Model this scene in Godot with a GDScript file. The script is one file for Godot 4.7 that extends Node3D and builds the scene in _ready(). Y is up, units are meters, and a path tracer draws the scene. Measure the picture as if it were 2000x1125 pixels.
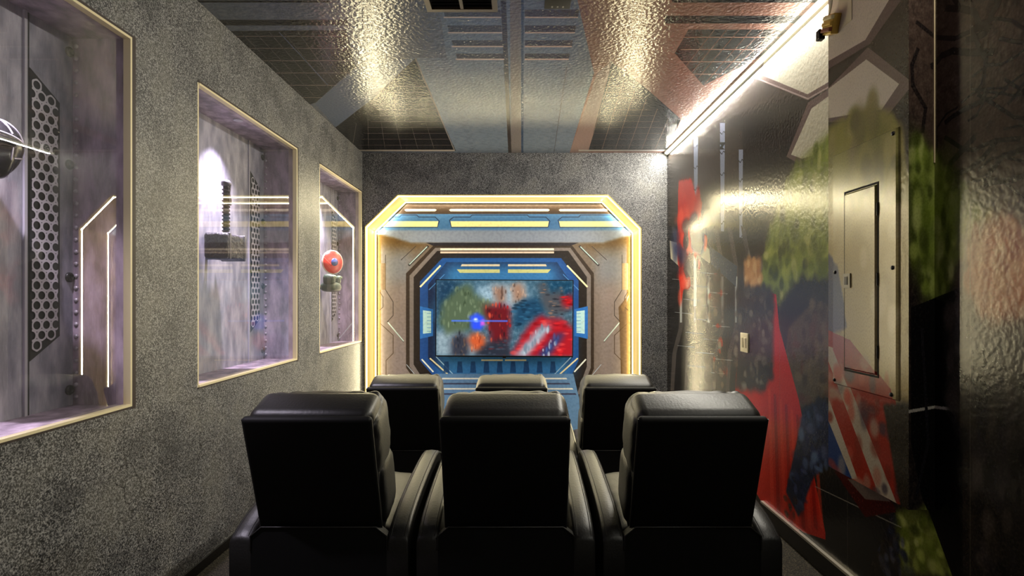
extends Node3D
# Home cinema: x to the right, y up, the room runs along -z. Metres.

const LEFT := -1.569
const RIGHT := 1.482
const TOP := 2.95
const FRONT := -5.69
const RECESS := -6.09
const BACK := 1.2
const RISER := 0.155
const RISER_EDGE := -3.45
const EYE := Vector3(0, 1.5, 0)
const FOCAL := 1110.0          # pixels of the 2000 x 1125 frame
const CENTRE := Vector2(1014, 581)

var mats := {}
var taken := {}

# ---------------------------------------------------------------- materials
func mat(key: String, color: Color, rough := 0.6, metal := 0.0) -> StandardMaterial3D:
	if mats.has(key): return mats[key]
	var m := StandardMaterial3D.new()
	m.resource_name = key
	m.albedo_color = color
	m.roughness = rough
	m.metallic = metal
	mats[key] = m
	return m

func noise(kind: int, freq: float, sd: int, octaves := 3) -> FastNoiseLite:
	var n := FastNoiseLite.new()
	n.noise_type = kind
	n.frequency = freq
	n.seed = sd
	n.fractal_octaves = octaves
	return n

func ramp(stops: Array) -> Gradient:
	var g := Gradient.new()
	var o := PackedFloat32Array()
	var c := PackedColorArray()
	for s in stops:
		o.append(s[0]); c.append(s[1])
	g.offsets = o
	g.colors = c
	return g

func noise_tex(n: FastNoiseLite, size: int, g: Gradient = null) -> NoiseTexture2D:
	var t := NoiseTexture2D.new()
	t.width = size; t.height = size
	t.seamless = true
	t.noise = n
	if g: t.color_ramp = g
	return t

func glow(key: String, color: Color, energy: float) -> StandardMaterial3D:
	var m := mat(key, Color(0.9, 0.9, 0.85), 0.5)
	m.emission_enabled = true
	m.emission = color
	m.emission_energy_multiplier = energy
	return m

# ---------------------------------------------------------------- mesh helpers
func st_new() -> SurfaceTool:
	var st := SurfaceTool.new()
	st.begin(Mesh.PRIMITIVE_TRIANGLES)
	st.set_smooth_group(-1)
	return st

func tri(st: SurfaceTool, a: Vector3, b: Vector3, c: Vector3) -> void:
	st.add_vertex(a); st.add_vertex(b); st.add_vertex(c)

func quad(st: SurfaceTool, a: Vector3, b: Vector3, c: Vector3, d: Vector3) -> void:
	tri(st, a, b, c); tri(st, a, c, d)      # clockwise seen from the front

func box(st: SurfaceTool, c: Vector3, s: Vector3, b := Basis.IDENTITY) -> void:
	var h := s / 2
	var p := []
	for i in 8:
		p.append(c + b * Vector3(h.x if i & 1 else -h.x, h.y if i & 2 else -h.y, h.z if i & 4 else -h.z))
	st.set_smooth_group(-1)
	quad(st, p[4], p[6], p[7], p[5])
	quad(st, p[1], p[3], p[2], p[0])
	quad(st, p[5], p[7], p[3], p[1])
	quad(st, p[0], p[2], p[6], p[4])
	quad(st, p[2], p[3], p[7], p[6])
	quad(st, p[4], p[5], p[1], p[0])

func span(st: SurfaceTool, a: Vector3, b: Vector3) -> void:
	box(st, (a + b) / 2, (b - a).abs())

func rbox(st: SurfaceTool, c: Vector3, s: Vector3, r: float, b := Basis.IDENTITY, deform = null) -> void:
	var h := s / 2
	r = minf(r, minf(h.x, minf(h.y, h.z)) * 0.999)
	st.set_smooth_group(1)
	var inner := h - Vector3.ONE * r
	var put := func(p: Vector3) -> Vector3:
		var q := p.clamp(-inner, inner)
		var o: Vector3 = q + (p - q).normalized() * r if p != q else p
		if (deform != null): o = deform.call(o)
		return c + b * o
	for axis in 3:
		var u := (axis + 1) % 3
		var v := (axis + 2) % 3
		for sg in [-1.0, 1.0]:
			var us := stops(h[u], r, (deform != null))
			var vs := stops(h[v], r, (deform != null))
			for i in us.size() - 1:
				for j in vs.size() - 1:
					var q := []
					for k in [[0, 0], [1, 0], [1, 1], [0, 1]]:
						var p := Vector3.ZERO
						p[axis] = sg * h[axis]; p[u] = us[i + k[0]]; p[v] = vs[j + k[1]]
						q.append(put.call(p))
					if sg > 0: quad(st, q[0], q[3], q[2], q[1])
					else: quad(st, q[0], q[1], q[2], q[3])

func stops(h: float, r: float, fine: bool) -> Array:
	var out := [-h, -h + r * 0.25, -h + r * 0.6, -h + r]
	if fine:
		for k in range(1, 16): out.append(lerpf(-h + r, h - r, k / 16.0))
	out.append_array([h - r, h - r * 0.6, h - r * 0.25, h])
	return out

# Rings of equal length joined by a skin.
func loft(st: SurfaceTool, rings: Array, closed := true, caps := true, smooth := true) -> void:
	st.set_smooth_group(1 if smooth else -1)
	for i in rings.size() - 1:
		var a: Array = rings[i]
		var b: Array = rings[i + 1]
		var n := a.size()
		for j in (n if closed else n - 1):
			quad(st, a[j], a[(j + 1) % n], b[(j + 1) % n], b[j])
	if caps and closed:
		st.set_smooth_group(-1)
		for e in [0, rings.size() - 1]:
			var ring: Array = rings[e]
			var mid := Vector3.ZERO
			for p in ring: mid += p
			mid /= ring.size()
			for j in ring.size():
				if e == 0: tri(st, mid, ring[(j + 1) % ring.size()], ring[j])
				else: tri(st, mid, ring[j], ring[(j + 1) % ring.size()])

func tube(st: SurfaceTool, path: Array, radius, sides := 8) -> void:
	var rings := []
	var up := Vector3.UP
	for i in path.size():
		var t: Vector3 = (path[mini(i + 1, path.size() - 1)] - path[maxi(i - 1, 0)]).normalized()
		if absf(t.dot(up)) > 0.95: up = Vector3.RIGHT if absf(t.x) < 0.9 else Vector3.BACK
		var s := t.cross(up).normalized()
		up = s.cross(t).normalized()
		var r: float = radius[i] if radius is Array else radius
		var ring := []
		for k in sides:
			var a := TAU * k / sides
			ring.append(path[i] + (s * cos(a) + up * sin(a)) * r)
		rings.append(ring)
	loft(st, rings)

# Profile of (radius, height) spun about an axis through c.
func lathe(st: SurfaceTool, c: Vector3, profile: Array, sides := 24, b := Basis.IDENTITY, smooth := true) -> void:
	var rings := []
	for p in profile:
		var ring := []
		for k in sides:
			var a := TAU * k / sides
			ring.append(c + b * Vector3(cos(a) * p.x, p.y, sin(a) * p.x))
		rings.append(ring)
	loft(st, rings, true, true, smooth)

# Polygon in a plane (origin o, axes u and v) pushed along n by depth.
func prism(st: SurfaceTool, pts: Array, o: Vector3, u: Vector3, v: Vector3, n: Vector3, depth: float) -> void:
	var flat := PackedVector2Array(pts)
	if Geometry2D.is_polygon_clockwise(flat): flat.reverse()
	var turn := u.cross(v).dot(n) > 0
	var at := func(p: Vector2, k: float) -> Vector3: return o + u * p.x + v * p.y + n * k
	st.set_smooth_group(-1)
	var idx := Geometry2D.triangulate_polygon(flat)
	for i in range(0, idx.size(), 3):
		var a := flat[idx[i]]
		var b := flat[idx[i + 1]]
		var c := flat[idx[i + 2]]
		if (b - a).cross(c - a) < 0:
			var s := b
			b = c
			c = s
		if turn:
			tri(st, at.call(a, depth), at.call(c, depth), at.call(b, depth))
			tri(st, at.call(a, 0.0), at.call(b, 0.0), at.call(c, 0.0))
		else:
			tri(st, at.call(a, depth), at.call(b, depth), at.call(c, depth))
			tri(st, at.call(a, 0.0), at.call(c, 0.0), at.call(b, 0.0))
	for i in flat.size():
		var a := flat[i]
		var b := flat[(i + 1) % flat.size()]
		if turn: quad(st, at.call(a, 0.0), at.call(a, depth), at.call(b, depth), at.call(b, 0.0))
		else: quad(st, at.call(a, 0.0), at.call(b, 0.0), at.call(b, depth), at.call(a, depth))

# Rounded lump: a superquadric of half-size h.
func lump(st: SurfaceTool, c: Vector3, h: Vector3, e1: float, e2: float, b := Basis.IDENTITY, deform = null, nu := 40, nv := 22) -> void:
	var pw := func(x: float, e: float) -> float: return signf(x) * pow(absf(x), e)
	var rings := []
	for i in nv + 1:
		var la := lerpf(-PI / 2, PI / 2, i / float(nv))
		var ring := []
		for k in nu:
			var lo := TAU * k / nu
			var p := Vector3(pw.call(cos(la), e1) * pw.call(cos(lo), e2) * h.x, pw.call(sin(la), e1) * h.y, pw.call(cos(la), e1) * pw.call(sin(lo), e2) * h.z)
			if (deform != null): p = deform.call(p)
			ring.append(c + b * p)
		rings.append(ring)
	loft(st, rings, true, false)

func flat_uv(st: SurfaceTool, corners: Array, metres: Array, uvs: Array) -> void:
	st.set_smooth_group(-1)
	for k in [0, 1, 2, 0, 2, 3]:
		st.set_uv(metres[k]); st.set_uv2(uvs[k])
		st.add_vertex(corners[k])

func commit(st: SurfaceTool, m: Material, tangents := false) -> ArrayMesh:
	st.generate_normals()
	if tangents: st.generate_tangents()
	st.set_material(m)
	return st.commit()

func put(called: String, mesh: Mesh, parent: Node3D = null) -> MeshInstance3D:
	var o := MeshInstance3D.new()
	o.mesh = mesh
	o.cast_shadow = GeometryInstance3D.SHADOW_CASTING_SETTING_ON
	if parent:
		o.name = called
		parent.add_child(o, true)
	else:
		o.name = numbered(called)
		add_child(o, true)
	return o

func obj(called: String, st: SurfaceTool, m: Material, parent: Node3D = null) -> MeshInstance3D:
	return put(called, commit(st, m), parent)

func numbered(called: String) -> String:
	var n: int = taken.get(called, 0)
	taken[called] = n + 1
	return called if n == 0 else "%s_%03d" % [called, n]

func thing(called: String, label: String, category: String, at := Vector3.ZERO, group := "") -> Node3D:
	var o := Node3D.new()
	o.name = numbered(called)
	add_child(o, true)
	o.position = at
	tag(o, label, category, group)
	return o

func tag(o: Node3D, label: String, category: String, group := "") -> void:
	o.set_meta("label", label)
	o.set_meta("category", category)
	if group: o.set_meta("group", group)

func struct(o: Node3D, label := "", category := "") -> Node3D:
	o.set_meta("kind", "structure")
	if label: o.set_meta("label", label)
	if category: o.set_meta("category", category)
	return o

# ---------------------------------------------------------------- print (flat pictures on walls)
# Photo pixel -> metres on a plane.
func on_right(p: Vector2, x := RIGHT) -> Vector2:      # (depth, height)
	var s := (p.x - CENTRE.x) / x
	return Vector2(FOCAL / s, EYE.y - (p.y - CENTRE.y) / s)

func on_ceiling(p: Vector2) -> Vector2:                # (x, depth)
	var s := (CENTRE.y - p.y) / (TOP - EYE.y)
	return Vector2((p.x - CENTRE.x) / s, FOCAL / s)

func on_recess(p: Vector2) -> Vector2:                 # (x, height)
	var s := FOCAL / -RECESS
	return Vector2((p.x - CENTRE.x) / s, EYE.y - (p.y - CENTRE.y) / s)

class Sheet:
	var img: Image
	var w: int
	var h: int
	var map: Callable         # photo pixel -> 0..1 of the sheet
	func _init(width: int, height: int, base: Color, mapping: Callable) -> void:
		w = width; h = height; map = mapping
		img = Image.create(w, h, false, Image.FORMAT_RGBA8)
		img.fill(base)
	func at(x: float, y: float) -> Vector2:
		var p: Vector2 = map.call(Vector2(x, y))
		return Vector2(p.x * w, p.y * h)
	func pts(a: Array) -> PackedVector2Array:
		var o := PackedVector2Array()
		for i in range(0, a.size(), 2): o.append(at(a[i], a[i + 1]))
		return o
	static func fill(im: Image, p: PackedVector2Array, c: Color) -> void:
		var lo := INF
		var hi := -INF
		for q in p:
			lo = minf(lo, q.y); hi = maxf(hi, q.y)
		var wide := im.get_width()
		var solid: Image = null
		if c.a < 0.999:
			solid = Image.create(wide, 1, false, Image.FORMAT_RGBA8)
			solid.fill(c)
		for y in range(maxi(0, int(floor(lo))), mini(im.get_height(), int(ceil(hi)) + 1)):
			var xs := []
			var yy := y + 0.5
			for i in p.size():
				var a := p[i]
				var b := p[(i + 1) % p.size()]
				if (a.y <= yy) != (b.y <= yy): xs.append(a.x + (yy - a.y) / (b.y - a.y) * (b.x - a.x))
			xs.sort()
			for i in range(0, xs.size() - 1, 2):
				var x0 := clampi(int(round(xs[i])), 0, wide)
				var x1 := clampi(int(round(xs[i + 1])), 0, wide)
				if x1 <= x0: continue
				if solid: im.blend_rect(solid, Rect2i(0, 0, x1 - x0, 1), Vector2i(x0, y))
				else: im.fill_rect(Rect2i(x0, y, x1 - x0, 1), c)
	func poly(a: Array, c: Color) -> void:
		fill(img, pts(a), c)
	func line(a: Array, width: float, c: Color) -> void:     # width in sheet pixels
		var p := pts(a)
		for i in p.size() - 1:
			var d := (p[i + 1] - p[i]).normalized()
			var n := Vector2(-d.y, d.x) * width / 2
			var e := d * width * 0.25
			fill(img, PackedVector2Array([p[i] + n - e, p[i + 1] + n + e, p[i + 1] - n + e, p[i] - n - e]), c)
	func soft(a: Array, c: Color, k: int) -> void:            # k: blur in sheet pixels
		var p := pts(a)
		var r := Rect2(p[0], Vector2.ZERO)
		for q in p: r = r.expand(q)
		r = r.grow(k * 2)
		var small := Image.create(maxi(2, int(r.size.x / k)), maxi(2, int(r.size.y / k)), false, Image.FORMAT_RGBA8)
		small.fill(Color(c.r, c.g, c.b, 0))
		var s := Vector2(small.get_width() / r.size.x, small.get_height() / r.size.y)
		var t := PackedVector2Array()
		for q in p: t.append((q - r.position) * s)
		fill_over(small, t, c)
		small.resize(small.get_width() * 3, small.get_height() * 3, Image.INTERPOLATE_CUBIC)
		small.resize(int(r.size.x), int(r.size.y), Image.INTERPOLATE_BILINEAR)
		img.blend_rect(small, Rect2i(Vector2i.ZERO, small.get_size()), Vector2i(r.position))
	static func fill_over(im: Image, p: PackedVector2Array, c: Color) -> void:
		for y in im.get_height():
			for x in im.get_width():
				var n := 0
				for k in 9:
					if Geometry2D.is_point_in_polygon(Vector2(x + (k % 3) / 2.0, y + (k / 3) / 2.0), p): n += 1
				if n: im.set_pixel(x, y, Color(c.r, c.g, c.b, c.a * n / 9.0))
	func mottle(sd: int, freq: float, dark: Color, light: Color, strength: float, squash := 1.0) -> void:
		var n := FastNoiseLite.new()
		n.seed = sd; n.frequency = freq; n.fractal_octaves = 4
		var size := 256
		var t := Image.create(size, size, false, Image.FORMAT_RGBA8)
		for y in size:
			for x in size:
				var v := n.get_noise_2d(x * squash, y) * 0.5
				# tiles by fading over the edges
				var fx := x / float(size)
				var fy := y / float(size)
				v += n.get_noise_2d((x - size) * squash, y) * 0.5 * fx - n.get_noise_2d(x * squash, y) * 0.5 * fx
				v += (n.get_noise_2d(x * squash, y - size) - n.get_noise_2d(x * squash, y)) * 0.5 * fy * (1.0 - fx)
				var c := light if v > 0 else dark
				c.a = clampf(absf(v) * strength, 0, 1)
				t.set_pixel(x, y, c)
		for y in range(0, h, size):
			for x in range(0, w, size):
				img.blend_rect(t, Rect2i(0, 0, size, size), Vector2i(x, y))
	func texture(width: int, height: int) -> ImageTexture:
		img.resize(width, height, Image.INTERPOLATE_BILINEAR)
		return ImageTexture.create_from_image(img)

func rgb(r: float, g: float, b: float, a := 1.0) -> Color:
	return Color(r / 255.0, g / 255.0, b / 255.0, a)

# Loose airbrushed dabs of a few colours inside an outline.
var stamps := {}
func stamp(c: Color) -> Image:
	if stamps.has(c): return stamps[c]
	var n := 32
	var im := Image.create(n, n, false, Image.FORMAT_RGBA8)
	for y in n:
		for x in n:
			var d := Vector2(x + 0.5 - n / 2.0, y + 0.5 - n / 2.0).length() / (n / 2.0)
			im.set_pixel(x, y, Color(c.r, c.g, c.b, c.a * (1.0 - smoothstep(0.35, 1.0, d))))
	stamps[c] = im
	return im

func dabs(s: Sheet, outline: Array, palette: Array, count: int, size: float, tilt: float, rng: RandomNumberGenerator) -> void:
	var o := PackedVector2Array()
	for i in range(0, outline.size(), 2): o.append(Vector2(outline[i], outline[i + 1]))
	var r := Rect2(o[0], Vector2.ZERO)
	for q in o: r = r.expand(q)
	var tall := absf(sin(tilt)) > 0.7
	var done := 0
	var tries := 0
	while done < count and tries < count * 20:
		tries += 1
		var c := r.position + Vector2(rng.randf(), rng.randf()) * r.size
		if not Geometry2D.is_point_in_polygon(c, o): continue
		var a := size * rng.randf_range(0.6, 1.4)
		var b := size * rng.randf_range(0.25, 0.6)
		var u := Vector2(b, a) if tall else Vector2(a, b)
		var lo := s.at(c.x - u.x, c.y - u.y)
		var hi := s.at(c.x + u.x, c.y + u.y)
		var col: Color = palette[rng.randi() % palette.size()]
		col.a = [0.35, 0.55, 0.75][rng.randi() % 3]
		var im: Image = stamp(col).duplicate()
		im.resize(maxi(2, int(absf(hi.x - lo.x))), maxi(2, int(absf(hi.y - lo.y))), Image.INTERPOLATE_BILINEAR)
		s.img.blend_rect(im, Rect2i(Vector2i.ZERO, im.get_size()), Vector2i(int(minf(lo.x, hi.x)), int(minf(lo.y, hi.y))))
		done += 1

func print_right() -> ImageTexture:
	var rng := RandomNumberGenerator.new()
	rng.seed = 11
	var s := Sheet.new(3072, 2048, rgb(34, 28, 26), func(p: Vector2) -> Vector2:
		var q := on_right(p)
		return Vector2((5.7 - q.x) / 4.3, 1.0 - q.y / TOP))
	# upper brown hull with darker branching lines
	s.soft([1700, 0, 2000, 0, 2000, 420, 1880, 400, 1780, 260], rgb(74, 58, 50, 0.8), 40)
	s.soft([1305, 250, 1480, 250, 1500, 420, 1305, 480], rgb(62, 54, 48, 0.9), 24)
	s.poly([1450, 230, 1560, 200, 1590, 250, 1530, 420, 1450, 420], rgb(30, 23, 22))
	s.mottle(3, 0.03, rgb(12, 10, 10), rgb(120, 104, 90), 0.9)
	for k in 26:
		var p := Vector2(rng.randf_range(1790, 2000), rng.randf_range(0, 380))
		var a := rng.randf_range(-0.9, 0.2)
		var path := [p.x, p.y]
		for j in 4:
			a += rng.randfn(0, 0.5)
			p += Vector2(cos(a), sin(a)) * rng.randf_range(18, 48)
			path.append_array([p.x, p.y])
		s.line(path, rng.randf_range(5, 16), rgb(22, 17, 17, 0.8))
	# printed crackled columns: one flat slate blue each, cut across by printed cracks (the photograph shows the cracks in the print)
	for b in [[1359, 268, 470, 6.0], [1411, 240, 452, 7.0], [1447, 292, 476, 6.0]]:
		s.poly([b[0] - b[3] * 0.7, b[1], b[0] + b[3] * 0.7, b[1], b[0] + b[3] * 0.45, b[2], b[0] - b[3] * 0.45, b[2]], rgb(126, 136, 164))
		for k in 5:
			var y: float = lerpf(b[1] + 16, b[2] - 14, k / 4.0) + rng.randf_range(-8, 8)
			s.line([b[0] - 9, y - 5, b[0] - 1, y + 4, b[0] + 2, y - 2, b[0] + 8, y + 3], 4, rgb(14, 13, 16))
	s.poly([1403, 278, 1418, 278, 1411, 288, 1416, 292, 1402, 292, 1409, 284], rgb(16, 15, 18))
	for k in 12:
		var x := rng.randf_range(1330, 1500)
		var y := rng.randf_range(300, 470)
		s.line([x, y, x + 7, y + 12, x + 2, y + 24, x + 12, y + 34], 4, rgb(10, 9, 10, 0.9))
	# corridor at the far end: ribs, rails and light slots
	s.poly([1305, 440, 1480, 470, 1480, 770, 1305, 770], rgb(26, 24, 27))
	for k in 6:
		var x := 1312.0 + k * 27
		s.poly([x, 440, x + 9, 448, x + 22, 520, x + 22, 640, x + 9, 690, x + 4, 770, x - 3, 770, x + 1, 690, x + 14, 640, x + 14, 520, x + 2, 455], rgb(70, 66, 70))
		s.poly([x + 16, 540, x + 20, 540, x + 20, 630, x + 16, 630], rgb(160, 168, 178) if k % 2 == 0 else rgb(98, 96, 104))
	for k in 20:
		var y := 480.0 + k * 13
		var x := 1308.0 + (k * 37) % 90
		s.line([x, y, x + 34, y + 3], 3, rgb(150, 160, 175, 0.8))
	s.poly([1355, 500, 1360, 500, 1360, 598, 1355, 598], rgb(190, 196, 200))
	s.poly([1308, 470, 1330, 476, 1326, 520, 1310, 505], rgb(170, 168, 160))
	s.poly([1352, 462, 1392, 492, 1386, 515, 1350, 488], rgb(150, 148, 140))
	s.poly([1385, 480, 1440, 520, 1437, 560, 1388, 515], rgb(60, 70, 88))
	# hexagonal light panels
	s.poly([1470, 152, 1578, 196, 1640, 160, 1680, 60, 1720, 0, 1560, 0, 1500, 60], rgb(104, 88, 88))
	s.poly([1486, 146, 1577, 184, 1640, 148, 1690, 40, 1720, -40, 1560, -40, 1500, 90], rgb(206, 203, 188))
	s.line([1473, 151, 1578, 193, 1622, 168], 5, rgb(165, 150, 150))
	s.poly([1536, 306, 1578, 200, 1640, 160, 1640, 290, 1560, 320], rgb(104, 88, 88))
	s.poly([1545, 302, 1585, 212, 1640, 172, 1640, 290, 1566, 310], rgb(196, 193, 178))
	# abstract colour fields: green
	var greens := [rgb(128, 144, 56), rgb(160, 172, 84), rgb(92, 106, 34), rgb(182, 186, 116), rgb(58, 66, 24)]
	s.soft([1482, 560, 1500, 450, 1545, 335, 1600, 280, 1640, 262, 1640, 540, 1560, 540, 1520, 600], rgb(128, 142, 62), 30)
	dabs(s, [1482, 560, 1500, 450, 1545, 335, 1600, 280, 1640, 262, 1640, 540, 1560, 540, 1520, 600], greens, 230, 17, 1.9, rng)
	s.soft([1780, 280, 1840, 310, 1900, 380, 1935, 420, 1890, 470, 1830, 620, 1800, 560, 1778, 480], rgb(106, 120, 52), 40)
	dabs(s, [1780, 280, 1840, 310, 1900, 380, 1935, 420, 1890, 470, 1830, 620, 1800, 560, 1778, 480], greens, 150, 26, 1.2, rng)
	s.soft([1750, 1000, 1840, 960, 1860, 1125, 1760, 1125], rgb(100, 108, 48), 14)
	dabs(s, [1750, 1000, 1840, 960, 1860, 1125, 1760, 1125], greens, 60, 24, 1.6, rng)
	# taupe drapery
	s.soft([1540, 640, 1590, 590, 1640, 600, 1640, 760, 1560, 800, 1530, 740], rgb(86, 76, 62), 12)
	dabs(s, [1540, 640, 1590, 590, 1640, 600, 1640, 760, 1560, 800, 1530, 740], [rgb(112, 100, 82), rgb(60, 50, 42), rgb(92, 60, 46)], 90, 20, 1.9, rng)
	# red and navy shards at the far end
	s.soft([1325, 352, 1350, 348, 1372, 430, 1345, 520, 1330, 590, 1322, 480], rgb(186, 40, 30), 16)
	dabs(s, [1320, 350, 1355, 345, 1390, 470, 1375, 500, 1330, 600, 1318, 480], [rgb(205, 48, 34), rgb(170, 30, 26), rgb(225, 70, 50)], 38, 20, 1.35, rng)
	dabs(s, [1312, 470, 1375, 380, 1382, 450, 1330, 560], [rgb(28, 38, 92), rgb(16, 20, 50)], 22, 22, 1.3, rng)
	dabs(s, [1376, 540, 1410, 525, 1425, 600, 1420, 760, 1380, 760], [rgb(74, 66, 66), rgb(40, 36, 38), rgb(110, 98, 92), rgb(150, 44, 34)], 60, 14, 1.5, rng)
	# tan and silver field
	dabs(s, [1440, 560, 1458, 500, 1490, 500, 1500, 560, 1520, 600, 1530, 740, 1440, 760], [rgb(60, 56, 56), rgb(34, 30, 30), rgb(120, 116, 112), rgb(86, 80, 76)], 130, 17, 1.5, rng)
	s.soft([1452, 510, 1486, 505, 1488, 560, 1455, 565], rgb(186, 138, 92), 20)
	dabs(s, [1452, 510, 1486, 505, 1488, 560, 1455, 565], [rgb(206, 160, 108), rgb(176, 124, 78), rgb(224, 190, 140)], 30, 12, 1.4, rng)
	# plain red hanging
	s.poly([1500, 570, 1516, 575, 1522, 640, 1560, 780, 1615, 1055, 1570, 1040, 1490, 985, 1440, 900, 1436, 760, 1446, 580], rgb(196, 36, 22))
	s.soft([1440, 560, 1508, 560, 1512, 600, 1508, 735, 1490, 765, 1436, 760], rgb(52, 48, 48), 24)
	dabs(s, [1440, 560, 1508, 560, 1512, 600, 1508, 735, 1490, 765, 1436, 760], [rgb(60, 56, 56), rgb(34, 30, 30), rgb(120, 116, 112), rgb(86, 80, 76)], 120, 15, 1.5, rng)
	for k in 9:
		var x := 1500.0 + k * 11
		s.soft([x, 760 + k * 10, x + 5, 760 + k * 10, x + 14 + k, 1040, x + 6 + k, 1030], rgb(140, 18, 12, 0.7) if k % 2 else rgb(226, 64, 42, 0.6), 5)
	# navy field
	s.soft([1570, 800, 1612, 780, 1640, 840, 1635, 890, 1590, 930, 1560, 1010, 1535, 960], rgb(34, 40, 66), 8)
	dabs(s, [1570, 800, 1612, 780, 1640, 840, 1635, 890, 1590, 930, 1560, 1010, 1535, 960], [rgb(34, 44, 84), rgb(20, 24, 48), rgb(66, 74, 110), rgb(86, 110, 150)], 70, 20, 2.1, rng)
	dabs(s, [1690, 1000, 1740, 1000, 1800, 1125, 1730, 1125], [rgb(34, 38, 62), rgb(18, 20, 36), rgb(84, 86, 110)], 50, 22, 1.2, rng)
	dabs(s, [1535, 960, 1560, 980, 1550, 1040, 1528, 1030], [rgb(96, 60, 44), rgb(60, 36, 30)], 20, 12, 1.8, rng)
	# dark printed floor with pale seams
	s.poly([1612, 930, 1680, 920, 1740, 1020, 1690, 1125, 1640, 1125, 1612, 1070], rgb(30, 28, 29))
	s.line([1592, 950, 1760, 1030], 3, rgb(150, 146, 140, 0.8))
	s.line([1655, 930, 1655, 1110], 2, rgb(70, 66, 64))
	# band of red and grey below the box
	s.poly([1630, 920, 1700, 935, 1745, 985, 1750, 1000, 1690, 1010], rgb(64, 16, 14))
	s.poly([1655, 935, 1700, 940, 1740, 980, 1690, 975], rgb(98, 84, 82))
	# near field: black, khaki, copper
	s.poly([1780, 600, 1880, 560, 1880, 1125, 1860, 1125, 1800, 960, 1780, 850], rgb(13, 12, 13))
	s.poly([1762, 786, 1826, 792, 1890, 800, 1890, 806, 1826, 798, 1762, 792], rgb(176, 170, 160))
	s.soft([1840, 620, 1900, 570, 2000, 560, 2080, 560, 2080, 1125, 1880, 1125, 1890, 900, 1850, 800], rgb(38, 34, 32), 16)
	dabs(s, [1840, 620, 1900, 570, 2060, 560, 2060, 1125, 1880, 1125, 1890, 900, 1850, 800], [rgb(54, 48, 42), rgb(22, 20, 21), rgb(40, 36, 40), rgb(74, 66, 62)], 170, 42, 1.5, rng)
	s.soft([1884, 540, 1900, 460, 1950, 424, 2000, 430, 2050, 500, 2040, 620, 1920, 620], rgb(196, 116, 80), 40)
	dabs(s, [1884, 540, 1900, 460, 1950, 424, 2000, 430, 2050, 500, 2040, 620, 1920, 620], [rgb(206, 116, 78), rgb(160, 82, 56), rgb(220, 158, 116), rgb(228, 184, 146)], 110, 30, 1.4, rng)
	s.line([1800, 640, 1812, 860, 1790, 950], 10, rgb(26, 24, 28))
	# joins between the paper lengths
	for x in [1523, 1895]: s.line([x, 0, x, 1125], 2, rgb(120, 112, 100, 0.5))
	s.mottle(9, 0.11, rgb(10, 8, 8), rgb(170, 160, 140), 0.5)
	return s.texture(2048, 1365)

func print_chase() -> ImageTexture:
	var rng := RandomNumberGenerator.new()
	rng.seed = 23
	# covers depth 2.02 .. 2.57 and the whole height, on the plane of the box
	var s := Sheet.new(768, 2048, rgb(40, 32, 30), func(p: Vector2) -> Vector2:
		var q := on_right(p, 1.39)
		return Vector2((2.57 - q.x) / 0.55, 1.0 - (q.y - 0.70) / 2.25))
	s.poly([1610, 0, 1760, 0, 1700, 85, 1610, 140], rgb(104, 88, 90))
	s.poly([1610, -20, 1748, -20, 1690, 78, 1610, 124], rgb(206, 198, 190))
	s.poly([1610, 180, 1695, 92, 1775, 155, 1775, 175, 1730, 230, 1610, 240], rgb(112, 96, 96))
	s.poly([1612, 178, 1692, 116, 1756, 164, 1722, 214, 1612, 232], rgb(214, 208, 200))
	var olives := [rgb(150, 148, 72), rgb(118, 118, 52), rgb(176, 168, 104), rgb(136, 126, 84), rgb(84, 82, 40)]
	s.soft([1605, 250, 1660, 226, 1700, 208, 1745, 220, 1765, 290, 1785, 400, 1785, 600, 1605, 600], rgb(142, 138, 74), 20)
	dabs(s, [1605, 250, 1660, 226, 1700, 208, 1745, 220, 1765, 290, 1785, 400, 1785, 500, 1605, 500], olives, 110, 34, 1.7, rng)
	s.soft([1610, 420, 1785, 400, 1785, 790, 1610, 760], rgb(182, 164, 112), 30)
	dabs(s, [1610, 420, 1785, 400, 1785, 790, 1610, 760], [rgb(190, 174, 126), rgb(162, 146, 100), rgb(208, 194, 150)], 60, 40, 1.5, rng)
	# blue, red and pale slanting bands
	s.soft([1605, 480, 1640, 520, 1662, 640, 1605, 660], rgb(84, 84, 104), 10)
	s.poly([1605, 640, 1668, 664, 1745, 760, 1770, 900, 1770, 990, 1605, 930], rgb(150, 40, 28))
	s.poly([1605, 672, 1630, 680, 1752, 985, 1716, 965], rgb(176, 164, 152))
	s.poly([1605, 760, 1640, 850, 1664, 935, 1605, 915], rgb(32, 56, 112))
	s.poly([1605, 740, 1676, 938, 1664, 935, 1605, 790], rgb(180, 170, 158))
	dabs(s, [1605, 650, 1668, 664, 1745, 760, 1770, 900, 1770, 990, 1605, 930], [rgb(120, 40, 30), rgb(168, 150, 138), rgb(60, 52, 70), rgb(176, 60, 44)], 60, 26, 1.0, rng)
	s.soft([1725, 790, 1785, 790, 1785, 1000, 1760, 1000], rgb(40, 34, 28), 10)
	s.mottle(31, 0.09, rgb(30, 24, 16), rgb(210, 200, 160), 0.5)
	return s.texture(512, 1365)

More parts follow.
